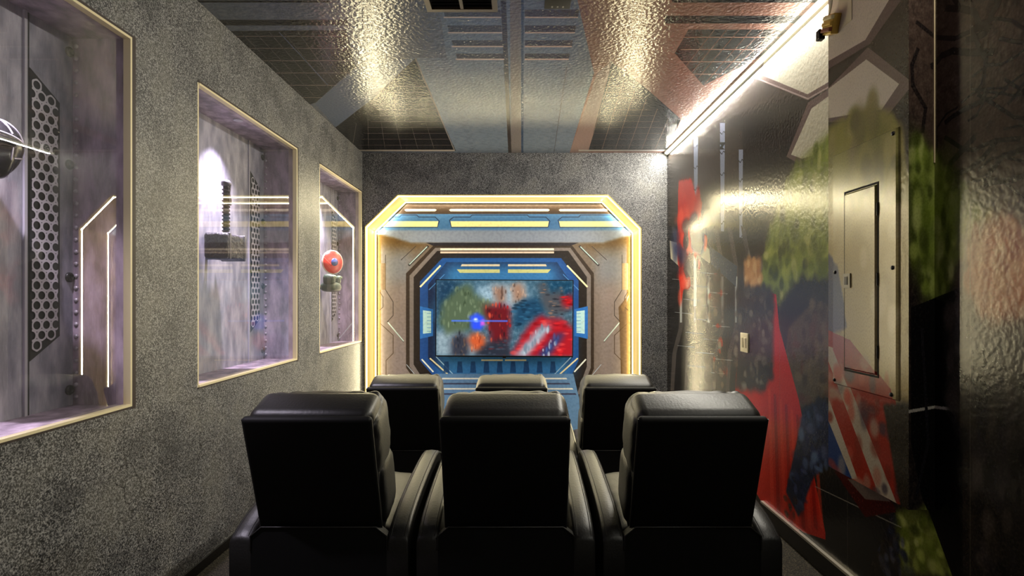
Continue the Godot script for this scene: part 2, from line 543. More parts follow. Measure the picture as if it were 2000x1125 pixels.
func print_ceiling() -> ImageTexture:
	var rng := RandomNumberGenerator.new()
	rng.seed = 5
	var s := Sheet.new(2048, 2816, rgb(108, 122, 146), func(p: Vector2) -> Vector2:
		var q := on_ceiling(p)
		return Vector2((q.x - LEFT) / (RIGHT - LEFT), (q.y - 1.5) / (-FRONT - 1.5)))
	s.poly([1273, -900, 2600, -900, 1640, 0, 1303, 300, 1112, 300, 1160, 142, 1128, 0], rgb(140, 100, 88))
	s.poly([-800, -900, 700, -900, 856, 0, 872, 112, 811, 113, 888, 300, 690, 300, 380, 0], rgb(98, 106, 126))
	s.mottle(2, 0.02, rgb(56, 54, 60), rgb(150, 146, 148), 0.8)
	# left fans of dark grille
	var dark := rgb(14, 12, 13)
	s.poly([380, 0, 640, 0, 646, 4, 385, 4], dark)
	s.poly([418, 38, 676, 38, 682, 49, 430, 49], dark)
	s.poly([440, 60, 676, 58, 694, 130, 616, 200, 600, 205], dark)
	s.poly([811, 113, 890, 294, 690, 294, 652, 250, 728, 192], dark)
	# right fans
	s.poly([1310, -2, 1660, -2, 1655, 4, 1315, 4], dark)
	s.poly([1297, 30, 1600, 30, 1585, 45, 1300, 45], dark)
	s.poly([1345, 57, 1590, 57, 1374, 166, 1318, 103], dark)
	s.poly([1192, 118, 1262, 172, 1330, 232, 1302, 294, 1130, 294], dark)
	var rail := rgb(150, 136, 136)
	for k in 6:
		var y := 70.0 + k * 24
		s.line([440 + k * 24, y, 690 - maxf(0, k - 3) * 26, y], 4, rail)
		if k < 4: s.line([1336 - k * 6 + maxf(0, k - 2) * 20, y + 2, 1560 - k * 48, y + 2], 5, rgb(186, 136, 120))
	for k in 8:
		s.line([470 + k * 28, 62, 600 + k * 14, 195 - k * 8], 4, rgb(80, 76, 80))
		s.line([1395 + k * 24, 58, 1340 + k * 12, 128 + minf(k, 3) * 12], 4, rgb(120, 88, 78))
	s.line([545, 62, 640, 165], 5, rgb(84, 92, 120))
	for k in 11:
		var y := 168.0 + k * 11.5
		s.line([760 - k * 6, y, 832 + k * 5, y], 3, rail)
		s.line([1180 - k * 5, y, 1240 + k * 8, y], 3, rgb(140, 118, 100))
	for k in 6:
		s.line([688 + k * 32, 290, 676 + k * 22 + 20, 240 - k * 16], 3, rgb(96, 90, 90))
		s.line([1150 + k * 26, 290, 1196 + k * 22, 140 + k * 18], 3, rgb(130, 108, 92))
	# flat bands that frame the fans
	s.poly([1166, 142, 1196, 118, 1148, 300, 1112, 300], rgb(140, 116, 112))
	s.line([811, 113, 888, 294], 8, rgb(120, 118, 124))
	s.poly([690, 292, 888, 292, 888, 295, 690, 295], rgb(176, 170, 166))
	s.poly([1130, 292, 1304, 292, 1304, 295, 1130, 295], rgb(176, 170, 166))
	s.poly([615, 202, 700, 130, 812, 112, 728, 192, 656, 248], rgb(92, 104, 132))
	# beam
	s.poly([990, -900, 1021, -900, 1020, 300, 998, 300], rgb(118, 112, 116))
	s.poly([945, -900, 985, -200, 988, 0, 999, 300, 993, 300, 978, 0], rgb(46, 38, 36))
	s.poly([1040, -900, 1023, 0, 1022, 300, 1018, 300, 1018, 0], rgb(52, 72, 104))
	# pressed slots either side of the beam
	for k in 4:
		var y: float = [32.0, 62.0, 89.0, 114.0][k]
		var deep: float = [14.0, 13.0, 11.0, 10.0][k]
		s.poly([866 + k * 8, y - deep, 977 + k * 2, y - deep, 979 + k * 2, y, 869 + k * 8, y], rgb(66, 64, 70))
		s.poly([866 + k * 8, y, 979 + k * 2, y, 979 + k * 2, y + 2.5, 867 + k * 8, y + 2.5], rgb(205, 188, 184))
		s.poly([1025, y - deep, 1131 - k * 6, y - deep, 1129 - k * 6, y, 1025, y], rgb(62, 56, 60))
		s.poly([1025, y, 1129 - k * 6, y, 1129 - k * 6, y + 2.5, 1025, y + 2.5], rgb(205, 180, 172))
	s.line([1107, 130, 1082, 296], 3, rgb(78, 76, 84))
	s.mottle(8, 0.12, rgb(20, 18, 18), rgb(190, 184, 178), 0.35)
	return s.texture(1024, 1408)

func print_recess() -> ImageTexture:
	var s := Sheet.new(2048, 2048, rgb(92, 78, 64), func(p: Vector2) -> Vector2:
		var q := on_recess(p)
		return Vector2((q.x + 1.56) / 2.80, 1.0 - q.y / 2.55))
	var c := 984.0
	var navy := rgb(16, 34, 78)
	var brown := rgb(46, 36, 32)
	# side panels of pale metal
	for d in [-1.0, 1.0]:
		var m := func(a: Array) -> Array:
			var o := []
			for i in range(0, a.size(), 2):
				o.append(c + d * a[i]); o.append(a[i + 1])
			return o
		s.poly(m.call([120, 455, 262, 455, 262, 860, 120, 860]), rgb(104, 94, 92))
		s.soft(m.call([180, 470, 236, 480, 232, 560, 190, 560]), rgb(126, 140, 170, 0.85), 110)
		s.soft(m.call([186, 560, 226, 560, 226, 860, 186, 860]), rgb(140, 130, 138, 0.9), 110)
		s.poly(m.call([240, 470, 262, 455, 262, 860, 240, 860]), rgb(96, 76, 40))
		s.soft(m.call([110, 452, 262, 440, 262, 478, 170, 486]), rgb(84, 60, 22, 0.9), 70)
		s.line(m.call([231, 498, 231, 566, 216, 590, 216, 616, 227, 628, 196, 668]), 5, rgb(40, 34, 36))
		s.line(m.call([226, 630, 196, 666]), 9, rgb(196, 220, 228))
		s.line(m.call([242, 570, 236, 580, 236, 600, 243, 606]), 5, rgb(40, 32, 26))
		s.line(m.call([241, 632, 216, 655, 216, 690, 230, 704, 230, 780]), 5, rgb(60, 44, 30))
		s.line(m.call([201, 508, 172, 481]), 5, rgb(40, 34, 40))
		s.line(m.call([185, 518, 148, 481]), 18, rgb(42, 40, 48))
		s.line(m.call([184, 516, 150, 482]), 8, rgb(176, 206, 220))
		s.poly(m.call([231, 514, 243, 514, 243, 566, 231, 566]), rgb(140, 122, 96) if d > 0 else rgb(104, 88, 74))
		if d > 0:
			s.poly(m.call([228, 600, 244, 576, 244, 580, 233, 610]), rgb(170, 150, 124))
			s.poly(m.call([224, 600, 240, 580, 240, 860, 232, 860, 226, 640]), rgb(70, 48, 24, 0.7))
	# ceiling of the printed corridor
	s.poly([720, 380, 1260, 380, 1260, 418, 720, 418], rgb(52, 40, 36))
	for b in [[793, 850], [880, 1071], [1094, 1185]]:
		s.poly([b[0], 408, b[1], 408, b[1] + 3, 410, b[1], 413, b[0], 413, b[0] - 3, 410], rgb(176, 170, 182))
	s.poly([720, 418, 1260, 418, 1260, 458, 720, 458], rgb(62, 110, 172))
	s.soft([720, 450, 1260, 450, 1180, 474, 800, 474], rgb(122, 134, 164), 16)
	for b in [[740, 858], [878, 1074], [1090, 1240]]:
		s.line([b[0], 430, b[0] + 8, 424, b[0] + 40, 424, b[0] + 44, 420, b[1] - 44, 420, b[1] - 40, 424, b[1] - 8, 424, b[1], 432, b[1] - 4, 444, b[0] + 4, 444, b[0], 430], 7, rgb(24, 46, 84))
		s.poly([b[0] + 2, 432, b[1] - 2, 432, b[1] - 4, 443, b[0] + 4, 443], rgb(246, 238, 178))
	s.poly([832, 474, 1130, 474, 1110, 482, 850, 482], rgb(30, 28, 40))
	# octagonal bulkhead
	s.poly([793, 534, 846, 480, 1118, 480, 1160, 534, 1160, 720, 1140, 770, 1120, 860, 850, 860, 830, 770, 793, 718], brown)
	s.poly([800, 538, 850, 484, 1114, 484, 1154, 538, 1154, 718, 1134, 770, 836, 770, 800, 716], rgb(112, 106, 112))
	s.poly([808, 541, 854, 490, 1110, 490, 1146, 541, 1146, 716, 1126, 772, 846, 772, 808, 712], rgb(30, 24, 26))
	s.poly([860, 485, 1082, 485, 1082, 489, 860, 489], rgb(236, 224, 220))
	s.poly([860, 491, 1082, 491, 1082, 495, 860, 495], rgb(210, 190, 184))
	s.poly([820, 550, 864, 504, 1096, 504, 1130, 548, 1130, 704, 1104, 760, 868, 760, 820, 704], rgb(24, 70, 150))
	s.poly([836, 556, 872, 512, 1088, 512, 1118, 556, 1118, 700, 1096, 742, 876, 742, 836, 700], navy)
	s.soft([870, 520, 1090, 520, 1110, 600, 1110, 740, 860, 740, 850, 600], rgb(56, 128, 206, 0.9), 90)
	for d in [-1.0, 1.0]:
		var x: float = c + d * 8
		s.poly([x, 516, x + d * 74, 516, x + d * 76, 520, x, 520], rgb(214, 206, 190))
		s.poly([x, 526, x + d * 84, 526, x + d * 78, 533, x, 533], rgb(196, 204, 150))
		s.line([c + d * 163, 560, c + d * 124, 519], 14, rgb(228, 226, 196))
		s.line([c + d * 146, 566, c + d * 116, 536], 7, rgb(70, 130, 210))
		s.line([c + d * 160, 702, c + d * 138, 726], 12, rgb(226, 234, 240))
		s.line([c + d * 144, 700, c + d * 108, 732], 12, rgb(232, 224, 190))
		s.line([c + d * 132, 697, c + d * 100, 730], 8, rgb(150, 190, 236))
		s.line([c + d * 190, 712, c + d * 170, 736, c + d * 150, 770], 5, rgb(160, 176, 204))
		s.poly([c + d * 164, 598, c + d * 138, 604, c + d * 138, 656, c + d * 164, 662], rgb(40, 110, 210))
		s.poly([c + d * 158, 606, c + d * 142, 608, c + d * 142, 650, c + d * 158, 652], rgb(182, 226, 248))
		for k in 6: s.line([c + d * 150, 612 + k * 7, c + d * 142, 612 + k * 7], 4, rgb(60, 140, 220))
		s.poly([x - d * 6, 702, x + d * 36, 702, x + d * 36, 705, x - d * 6, 705], rgb(226, 222, 190))
	for k in 9: s.poly([868 + k * 26, 706, 876 + k * 26, 706, 878 + k * 26, 728, 866 + k * 26, 728], rgb(22, 60, 118, 0.8))
	s.poly([850, 730, 1120, 730, 1150, 860, 826, 860], rgb(96, 136, 190))
	for k in 4: s.poly([864 - k * 6, 738 + k * 10, 1106 + k * 6, 738 + k * 10, 1108 + k * 6, 741 + k * 10, 862 - k * 6, 741 + k * 10], rgb(224, 228, 232) if k % 2 == 0 else rgb(60, 66, 100))
	s.mottle(4, 0.03, rgb(20, 16, 16), rgb(200, 200, 210), 0.35)
	return s.texture(1536, 1400)

func print_screen() -> ImageTexture:
	# a plain stand-in picture: clouded blue-grey with loose patches of colour
	var rng := RandomNumberGenerator.new()
	rng.seed = 77
	var s := Sheet.new(1280, 720, rgb(58, 88, 104), func(p: Vector2) -> Vector2: return Vector2((p.x - 850.0) / 268.0, (p.y - 548.0) / 149.0))
	s.soft([850, 548, 890, 548, 900, 600, 850, 620], rgb(24, 52, 74), 60)
	s.soft([1060, 548, 1118, 548, 1118, 600, 1080, 590], rgb(20, 60, 84), 60)
	s.soft([930, 560, 1020, 552, 1040, 600, 940, 640], rgb(134, 158, 170), 60)
	s.soft([850, 650, 900, 640, 940, 696, 850, 697], rgb(120, 138, 146), 50)
	s.soft([1040, 640, 1118, 620, 1118, 697, 1060, 697], rgb(70, 84, 92), 50)
	s.mottle(5, 0.02, rgb(14, 30, 40), rgb(190, 206, 214), 0.8)
	for f in [
		[[858, 600, 872, 582, 892, 560, 915, 556, 930, 580, 962, 592, 960, 625, 915, 648, 870, 655, 856, 630], rgb(72, 86, 64), [rgb(92, 106, 80), rgb(48, 60, 42), rgb(112, 126, 98)], 70, 7.0, 0.9],
		[[960, 562, 985, 560, 990, 590, 968, 596], rgb(126, 96, 80), [rgb(168, 132, 108), rgb(76, 56, 48)], 16, 5.0, 1.4],
		[[995, 556, 1018, 552, 1028, 585, 1000, 596], rgb(140, 108, 88), [rgb(180, 146, 120), rgb(80, 60, 50)], 16, 5.0, 1.4],
		[[944, 602, 975, 592, 1000, 604, 996, 640, 985, 697, 962, 690, 952, 640], rgb(92, 20, 26), [rgb(150, 26, 30), rgb(40, 18, 24), rgb(190, 70, 46)], 50, 6.0, 1.2],
		[[1000, 600, 1030, 580, 1062, 588, 1066, 615, 1040, 622, 1005, 645], rgb(24, 58, 82), [rgb(40, 84, 110), rgb(14, 34, 50)], 40, 7.0, 0.6],
		[[1050, 556, 1064, 552, 1074, 578, 1096, 560, 1100, 580, 1112, 610, 1074, 622, 1056, 590], rgb(66, 68, 72), [rgb(126, 98, 80), rgb(36, 38, 44)], 36, 6.0, 0.7],
		[[1094, 580, 1118, 578, 1118, 598, 1100, 598], rgb(160, 18, 24), [rgb(196, 28, 32), rgb(110, 10, 16)], 10, 6.0, 0.2],
		[[880, 664, 898, 650, 912, 660, 914, 697, 880, 697], rgb(44, 46, 56), [rgb(96, 76, 62), rgb(26, 28, 36)], 24, 5.0, 1.3],
		[[914, 664, 926, 652, 944, 654, 950, 676, 940, 690, 920, 688], rgb(176, 76, 40), [rgb(206, 110, 64), rgb(130, 48, 26)], 22, 5.0, 1.2],
		[[944, 676, 992, 660, 996, 697, 925, 697], rgb(34, 38, 48), [rgb(60, 66, 78), rgb(80, 40, 46)], 26, 6.0, 0.4],
		[[996, 697, 1030, 640, 1050, 620, 1090, 622, 1118, 640, 1118, 697], rgb(150, 18, 28), [rgb(190, 30, 36), rgb(116, 10, 18), rgb(206, 60, 56)], 50, 10.0, -0.5],
		[[1006, 697, 1052, 640, 1076, 640, 1030, 697], rgb(136, 148, 158), [rgb(166, 176, 184), rgb(100, 112, 124)], 18, 8.0, -0.8],
		[[1050, 697, 1088, 650, 1104, 655, 1072, 697], rgb(40, 52, 92), [rgb(60, 78, 124), rgb(150, 158, 166)], 16, 7.0, -0.8],
	]:
		s.soft(f[0], f[1], 44)
		dabs(s, f[0], f[2], f[3], f[4], f[5], rng)
	s.soft([915, 620, 930, 612, 945, 622, 940, 645, 920, 645], rgb(40, 70, 220, 0.9), 24)
	s.soft([924, 624, 930, 622, 932, 630, 925, 631], rgb(214, 226, 255), 14)
	s.soft([936, 628, 944, 624, 946, 636, 938, 638], rgb(210, 80, 190, 0.8), 14)
	s.soft([880, 627, 990, 627, 990, 630, 880, 630], rgb(70, 110, 230, 0.7), 6)
	return s.texture(1024, 576)

# ---------------------------------------------------------------- materials of the place
func make_materials() -> void:
	var speck := mat("speckled_wall", Color.WHITE, 0.48)
	speck.albedo_texture = noise_tex(noise(FastNoiseLite.TYPE_VALUE, 0.30, 4, 3), 512, ramp([[0.0, rgb(20, 20, 21)], [0.34, rgb(40, 40, 42)], [0.46, rgb(92, 92, 94)], [0.58, rgb(126, 125, 125)], [0.72, rgb(166, 165, 164)], [1.0, rgb(200, 199, 196)]]))
	speck.uv1_triplanar = true
	speck.uv1_world_triplanar = true
	speck.uv1_scale = Vector3(1.8, 1.8, 1.8)
	speck.detail_enabled = true
	speck.detail_albedo = crack_sheet()
	speck.detail_uv_layer = BaseMaterial3D.DETAIL_UV_2
	speck.uv2_triplanar = true
	speck.uv2_world_triplanar = true
	speck.uv2_scale = Vector3(0.42, 0.42, 0.42)
	speck.heightmap_enabled = true
	speck.heightmap_texture = noise_tex(noise(FastNoiseLite.TYPE_SIMPLEX, 0.16, 6, 2), 512)
	speck.heightmap_scale = 0.03

	var carpet := mat("carpet", Color.WHITE, 0.95)
	carpet.albedo_texture = noise_tex(noise(FastNoiseLite.TYPE_VALUE, 0.35, 8, 2), 512, ramp([[0.2, rgb(14, 12, 10)], [0.55, rgb(48, 42, 34)], [0.9, rgb(86, 78, 64)]]))
	carpet.uv1_triplanar = true
	carpet.uv1_world_triplanar = true
	carpet.uv1_scale = Vector3(1.4, 1.4, 1.4)
	carpet.heightmap_enabled = true
	carpet.heightmap_texture = noise_tex(noise(FastNoiseLite.TYPE_VALUE, 0.35, 8, 2), 512)
	carpet.heightmap_scale = 0.5

	for a in [["print_right", 0.21, 0.045], ["print_ceiling", 0.20, 0.15], ["print_chase", 0.24, 0.05]]:
		var m := mat(a[0], Color.WHITE, a[1])
		m.metallic_specular = 0.4
		m.heightmap_enabled = true
		m.heightmap_texture = noise_tex(noise(FastNoiseLite.TYPE_SIMPLEX_SMOOTH, 0.05, 14, 2), 512)
		m.heightmap_scale = a[2]
		m.detail_enabled = true
		m.detail_uv_layer = BaseMaterial3D.DETAIL_UV_2
		m.uv1_scale = Vector3(1.3, 1.3, 1.3)
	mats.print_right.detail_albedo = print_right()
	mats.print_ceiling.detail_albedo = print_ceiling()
	mats.print_chase.detail_albedo = print_chase()
	var plate := mat("print_plate", Color.WHITE, 0.22)
	plate.detail_enabled = true
	plate.detail_uv_layer = BaseMaterial3D.DETAIL_UV_2
	plate.albedo_texture = noise_tex(noise(FastNoiseLite.TYPE_SIMPLEX, 0.02, 5), 128)
	plate.detail_albedo = mats.print_chase.detail_albedo
	plate.metallic_specular = 0.6
	var wp := mat("print_recess", Color.WHITE, 0.35)
	wp.detail_enabled = true
	wp.detail_uv_layer = BaseMaterial3D.DETAIL_UV_2
	wp.albedo_texture = plate.albedo_texture
	wp.detail_albedo = print_recess()
	wp.metallic_specular = 0.5

	# brushed, scuffed metal of the display niches
	for a in [["niche_metal", rgb(112, 110, 124), rgb(160, 156, 166), 21], ["niche_side", rgb(106, 92, 104), rgb(164, 146, 160), 22]]:
		var m := mat(a[0], Color.WHITE, 0.5, 0.15)
		m.albedo_texture = noise_tex(noise(FastNoiseLite.TYPE_SIMPLEX, 0.012, a[3], 5), 512, ramp([[0.15, a[1]], [0.5, a[1].lerp(a[2], 0.5)], [0.85, a[2]]]))
		m.uv1_triplanar = true
		m.uv1_world_triplanar = true
		m.uv1_scale = Vector3(1.6, 0.6, 1.6)
		m.detail_enabled = true
		m.detail_albedo = scratch_sheet()
		m.detail_uv_layer = BaseMaterial3D.DETAIL_UV_2
		m.uv2_triplanar = true
		m.uv2_world_triplanar = true
		m.uv2_scale = Vector3(1.9, 1.9, 1.9)
	var leather := mat("black_leather", rgb(20, 19, 18), 0.44)
	leather.metallic_specular = 0.5
	leather.heightmap_enabled = true
	leather.heightmap_texture = noise_tex(noise(FastNoiseLite.TYPE_CELLULAR, 0.06, 3, 2), 512)
	leather.heightmap_scale = 0.05
	leather.uv1_triplanar = true
	leather.uv1_scale = Vector3(3, 3, 3)
	var backcloth := mat("black_leatherette", rgb(7, 7, 7), 0.65)
	backcloth.metallic_specular = 0.35
	mat("seam_thread", rgb(16, 14, 12), 0.8)
	mat("cream_bead", rgb(242, 228, 186), 0.45)
	mat("cream_board", rgb(212, 186, 100), 0.55)
	mat("brown_edge", rgb(52, 38, 34), 0.6)
	mat("rivet_steel", rgb(150, 142, 150), 0.35, 0.4)
	mat("black_bolt", rgb(34, 32, 36), 0.35, 0.5)
	mat("dark_void", rgb(14, 13, 16), 0.8)
	mat("pale_metal", rgb(160, 156, 164), 0.5, 0.1)
	var glass := mat("glass_pane", Color(1, 1, 1, 0.03), 0.0)
	glass.transparency = BaseMaterial3D.TRANSPARENCY_ALPHA
	glass.metallic_specular = 0.5

func crack_sheet() -> ImageTexture:
	var rng := RandomNumberGenerator.new()
	rng.seed = 41
	var n := 1024
	var im := Image.create(n, n, false, Image.FORMAT_RGBA8)
	im.fill(Color(0.1, 0.1, 0.1, 0))
	var blot := noise(FastNoiseLite.TYPE_SIMPLEX, 0.006, 17, 3)
	var low := Image.create(256, 256, false, Image.FORMAT_RGBA8)
	for y in 256:
		for x in 256:
			var a := x / 256.0
			var b := y / 256.0
			var v := lerpf(lerpf(blot.get_noise_2d(x * 4, y * 4), blot.get_noise_2d((x - 256) * 4, y * 4), a), lerpf(blot.get_noise_2d(x * 4, (y - 256) * 4), blot.get_noise_2d((x - 256) * 4, (y - 256) * 4), a), b)
			low.set_pixel(x, y, Color(0.12, 0.12, 0.13, clampf(v * 0.7, 0, 0.35)) if v > 0 else Color(0.55, 0.54, 0.5, clampf(-v * 0.5, 0, 0.25)))
	low.resize(n, n, Image.INTERPOLATE_BILINEAR)
	im = low
	for k in 13:
		var p := Vector2(rng.randf(), rng.randf()) * n
		var a := rng.randf() * TAU
		for j in rng.randi_range(14, 34):
			a += rng.randfn(0, 0.55)
			var q := p + Vector2(cos(a), sin(a)) * rng.randf_range(5, 12)
			for t in 8:
				var r := p.lerp(q, t / 8.0)
				im.set_pixel(posmod(int(r.x), n), posmod(int(r.y), n), Color(0.05, 0.05, 0.05, 0.9))
				im.set_pixel(posmod(int(r.x) + 1, n), posmod(int(r.y), n), Color(0.05, 0.05, 0.05, 0.85))
				if j % 3: im.set_pixel(posmod(int(r.x), n), posmod(int(r.y) + 1, n), Color(0.05, 0.05, 0.05, 0.6))
			p = q
	return ImageTexture.create_from_image(im)

var scratch_cache: ImageTexture
func scratch_sheet() -> ImageTexture:
	if scratch_cache: return scratch_cache
	var rng := RandomNumberGenerator.new()
	rng.seed = 42
	var n := 512
	var im := Image.create(n, n, false, Image.FORMAT_RGBA8)
	im.fill(Color(0.5, 0.5, 0.55, 0))
	for k in 2600:
		var x := rng.randi() % n
		var y := rng.randi() % n
		var c := Color(0.2, 0.2, 0.26, rng.randf_range(0.05, 0.3)) if rng.randf() < 0.55 else Color(0.74, 0.72, 0.76, rng.randf_range(0.05, 0.25))
		im.fill_rect(Rect2i(x, y, 1, rng.randi_range(4, 46)), c)
	scratch_cache = ImageTexture.create_from_image(im)
	return scratch_cache

# ---------------------------------------------------------------- lights
func strip_light(called: String, a: Vector3, b: Vector3, facing: Vector3, color: Color, energy: float, parent: Node3D) -> void:
	var l := AreaLight3D.new()
	l.name = called
	l.area_size = Vector2((b - a).length(), 0.012)
	l.area_normalize_energy = true
	l.light_color = color
	l.light_energy = energy
	l.shadow_enabled = true
	l.area_range = 12.0
	parent.add_child(l, true)
	var x := (b - a).normalized()
	var z := -(facing - x * facing.dot(x)).normalized()
	l.transform = Transform3D(Basis(x, z.cross(x), z), (a + b) / 2)

# ---------------------------------------------------------------- room shell
func build_shell() -> void:
	var wall: Material = mats.speckled_wall
	var st := st_new()
	span(st, Vector3(LEFT - 0.35, -0.1, RECESS - 0.2), Vector3(RIGHT + 0.2, 0, BACK + 0.2))
	struct(obj("floor", st, mats.carpet), "dark brown carpeted floor at the foot of the screen", "floor")
	st = st_new()
	span(st, Vector3(LEFT, 0, RISER_EDGE), Vector3(RIGHT, RISER, BACK))
	struct(obj("floor_riser", st, mats.carpet), "dark carpeted platform under the rear row of recliners", "floor")

	st = st_new()
	span(st, Vector3(LEFT - 0.35, TOP, RECESS - 0.2), Vector3(RIGHT + 0.2, TOP + 0.12, BACK + 0.2))
	var ceiling := struct(obj("ceiling", st, mat("ceiling_paint", rgb(92, 90, 92), 0.5)), "textured ceiling papered with a metal panel print", "ceiling")
	st = st_new()
	var y := TOP - 0.002
	var c := [Vector3(LEFT, y, -1.5), Vector3(LEFT, y, FRONT), Vector3(RIGHT, y, FRONT), Vector3(RIGHT, y, -1.5)]
	c.reverse()
	var uv := [Vector2(1, 0), Vector2(1, 1), Vector2(0, 1), Vector2(0, 0)]
	var me := []
	for p in c: me.append(Vector2(p.x, p.z))
	flat_uv(st, c, me, uv)
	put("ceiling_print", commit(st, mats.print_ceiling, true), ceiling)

	# left wall with three openings
	st = st_new()
	var zs := [BACK + 0.2, -1.08, -2.30, -2.773, -4.013, -4.466, -5.654, RECESS - 0.2]
	for i in zs.size() - 1:
		if i % 2 == 0: span(st, Vector3(LEFT - 0.30, 0, zs[i + 1]), Vector3(LEFT, TOP, zs[i]))
		else:
			span(st, Vector3(LEFT - 0.30, 0, zs[i + 1]), Vector3(LEFT, NICHE_LOW, zs[i]))
			span(st, Vector3(LEFT - 0.30, NICHE_HIGH, zs[i + 1]), Vector3(LEFT, TOP, zs[i]))
	struct(obj("wall_left", st, wall), "grey speckled stone-effect wall with three lit display niches", "wall")

	st = st_new()
	span(st, Vector3(LEFT - 0.3, 0, BACK), Vector3(RIGHT + 0.2, TOP, BACK + 0.2))
	struct(obj("wall_back", st, wall), "grey speckled stone-effect wall behind the rear row", "wall")

	# front wall with the tall chamfered opening
	st = st_new()
	prism(st, [Vector2(LEFT, 0), Vector2(LEFT, TOP), Vector2(RIGHT, TOP), Vector2(RIGHT, 0), Vector2(PORTAL[5].x, 0), PORTAL[4], PORTAL[3], PORTAL[2], PORTAL[1], Vector2(PORTAL[0].x, 0)],
		Vector3(0, 0, RECESS), Vector3.RIGHT, Vector3.UP, Vector3.BACK, FRONT - RECESS)
	struct(obj("wall_front", st, wall), "grey speckled stone-effect wall around the glowing screen alcove", "wall")
	st = st_new()
	span(st, Vector3(LEFT, 0, RECESS - 0.15), Vector3(RIGHT, TOP, RECESS - 0.002))
	var recess := struct(obj("wall_recess", st, mat("plain_plaster", rgb(90, 84, 80), 0.8)), "wall in the alcove papered with a blue spaceship corridor print", "wall")
	st = st_new()
	c = [Vector3(-1.56, 2.55, RECESS), Vector3(1.24, 2.55, RECESS), Vector3(1.24, 0, RECESS), Vector3(-1.56, 0, RECESS)]
	me = []
	for p in c: me.append(Vector2(p.x, p.y))
	flat_uv(st, c, me, [Vector2(0, 0), Vector2(1, 0), Vector2(1, 1), Vector2(0, 1)])
	put("wallpaper", commit(st, mats.print_recess), recess)

	# right wall: plaster, with the printed paper on it
	st = st_new()
	span(st, Vector3(RIGHT + 0.002, 0, RECESS - 0.2), Vector3(RIGHT + 0.2, TOP, BACK + 0.2))
	var right := struct(obj("wall_right", st, mat("dark_plaster", rgb(34, 29, 28), 0.35)), "glossy dark wall papered with patches of green, red and navy", "wall")
	st = st_new()
	c = [Vector3(RIGHT, TOP, -1.4), Vector3(RIGHT, 0, -1.4), Vector3(RIGHT, 0, -5.7), Vector3(RIGHT, TOP, -5.7)]
	me = []
	for p in c: me.append(Vector2(p.z, p.y))
	flat_uv(st, c, me, [Vector2(1, 0), Vector2(1, 1), Vector2(0, 1), Vector2(0, 0)])
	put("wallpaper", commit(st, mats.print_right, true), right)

	# boxed-out chase that carries the breaker panel
	st = st_new()
	var za := -2.555
	var zb := -2.028
	var xi := 1.39
	var low := 0.742
	var uvof := func(p: Vector3) -> Vector2: return Vector2((2.57 + p.z) / 0.55, 1.0 - (p.y - 0.70) / 2.25)
	var faces := [
		[Vector3(xi, TOP, zb), Vector3(xi, low, zb), Vector3(xi, low, za), Vector3(xi, TOP, za)],
		[Vector3(xi, TOP, zb), Vector3(RIGHT + 0.004, TOP, zb), Vector3(RIGHT + 0.004, low, zb), Vector3(xi, low, zb)],
		[Vector3(RIGHT + 0.004, TOP, za), Vector3(xi, TOP, za), Vector3(xi, low, za), Vector3(RIGHT + 0.004, low, za)],
		[Vector3(xi, low, zb), Vector3(RIGHT + 0.004, low, zb), Vector3(RIGHT + 0.004, low, za), Vector3(xi, low, za)],
	]
	for k in [0, 2, 3]:
		var m2 := []
		var u2 := []
		for p in faces[k]:
			m2.append(Vector2(p.z + p.x, p.y))
			u2.append(uvof.call(p))
		flat_uv(st, faces[k], m2, u2)
	var chase := struct(put("wall_chase", commit(st, mats.print_chase, true)), "shallow boxed-out section of papered wall that holds the breaker panel", "wall")
	st = st_new()
	var n2 := []
	var w2 := []
	for p in faces[1]:
		n2.append(Vector2(p.x, p.y))
		w2.append(Vector2((5.7 - (2.03 + (RIGHT - p.x) * 1.4)) / 4.3, 1.0 - p.y / TOP))
	flat_uv(st, faces[1], n2, w2)
	put("wallpaper", commit(st, mats.print_right, true), chase)
	st = st_new()
	span(st, Vector3(RIGHT - 0.004, 1.98, zb), Vector3(RIGHT, TOP - 0.03, zb + 0.004))
	obj("corner_bead", st, mat("bead_pale", rgb(206, 186, 150), 0.5), chase)

	# skirting
	st = st_new()
	span(st, Vector3(RIGHT - 0.012, RISER, RISER_EDGE), Vector3(RIGHT, RISER + 0.10, BACK))
	span(st, Vector3(RIGHT - 0.012, 0, FRONT), Vector3(RIGHT, 0.10, RISER_EDGE))
	var bb := struct(obj("baseboard_right", st, mat("black_skirting", rgb(20, 18, 18), 0.25)), "black skirting board with a bright metal top edge", "baseboard")
	st = st_new()
	span(st, Vector3(RIGHT - 0.018, RISER + 0.10, RISER_EDGE), Vector3(RIGHT, RISER + 0.112, BACK))
	span(st, Vector3(RIGHT - 0.018, 0.10, FRONT), Vector3(RIGHT, 0.112, RISER_EDGE))
	obj("metal_edge", st, mat("bright_edge", rgb(214, 208, 198), 0.25, 0.6), bb)
	st = st_new()
	span(st, Vector3(LEFT, RISER, RISER_EDGE), Vector3(LEFT + 0.010, RISER + 0.05, BACK))
	struct(obj("baseboard_left", st, mats.black_skirting), "low black skirting along the speckled wall", "baseboard")

const NICHE_LOW := 1.06
const NICHE_HIGH := 2.552
const PORTAL := [Vector2(-1.548, 0), Vector2(-1.548, 2.21), Vector2(-1.220, 2.53), Vector2(0.892, 2.53), Vector2(1.225, 2.195), Vector2(1.225, 0)]

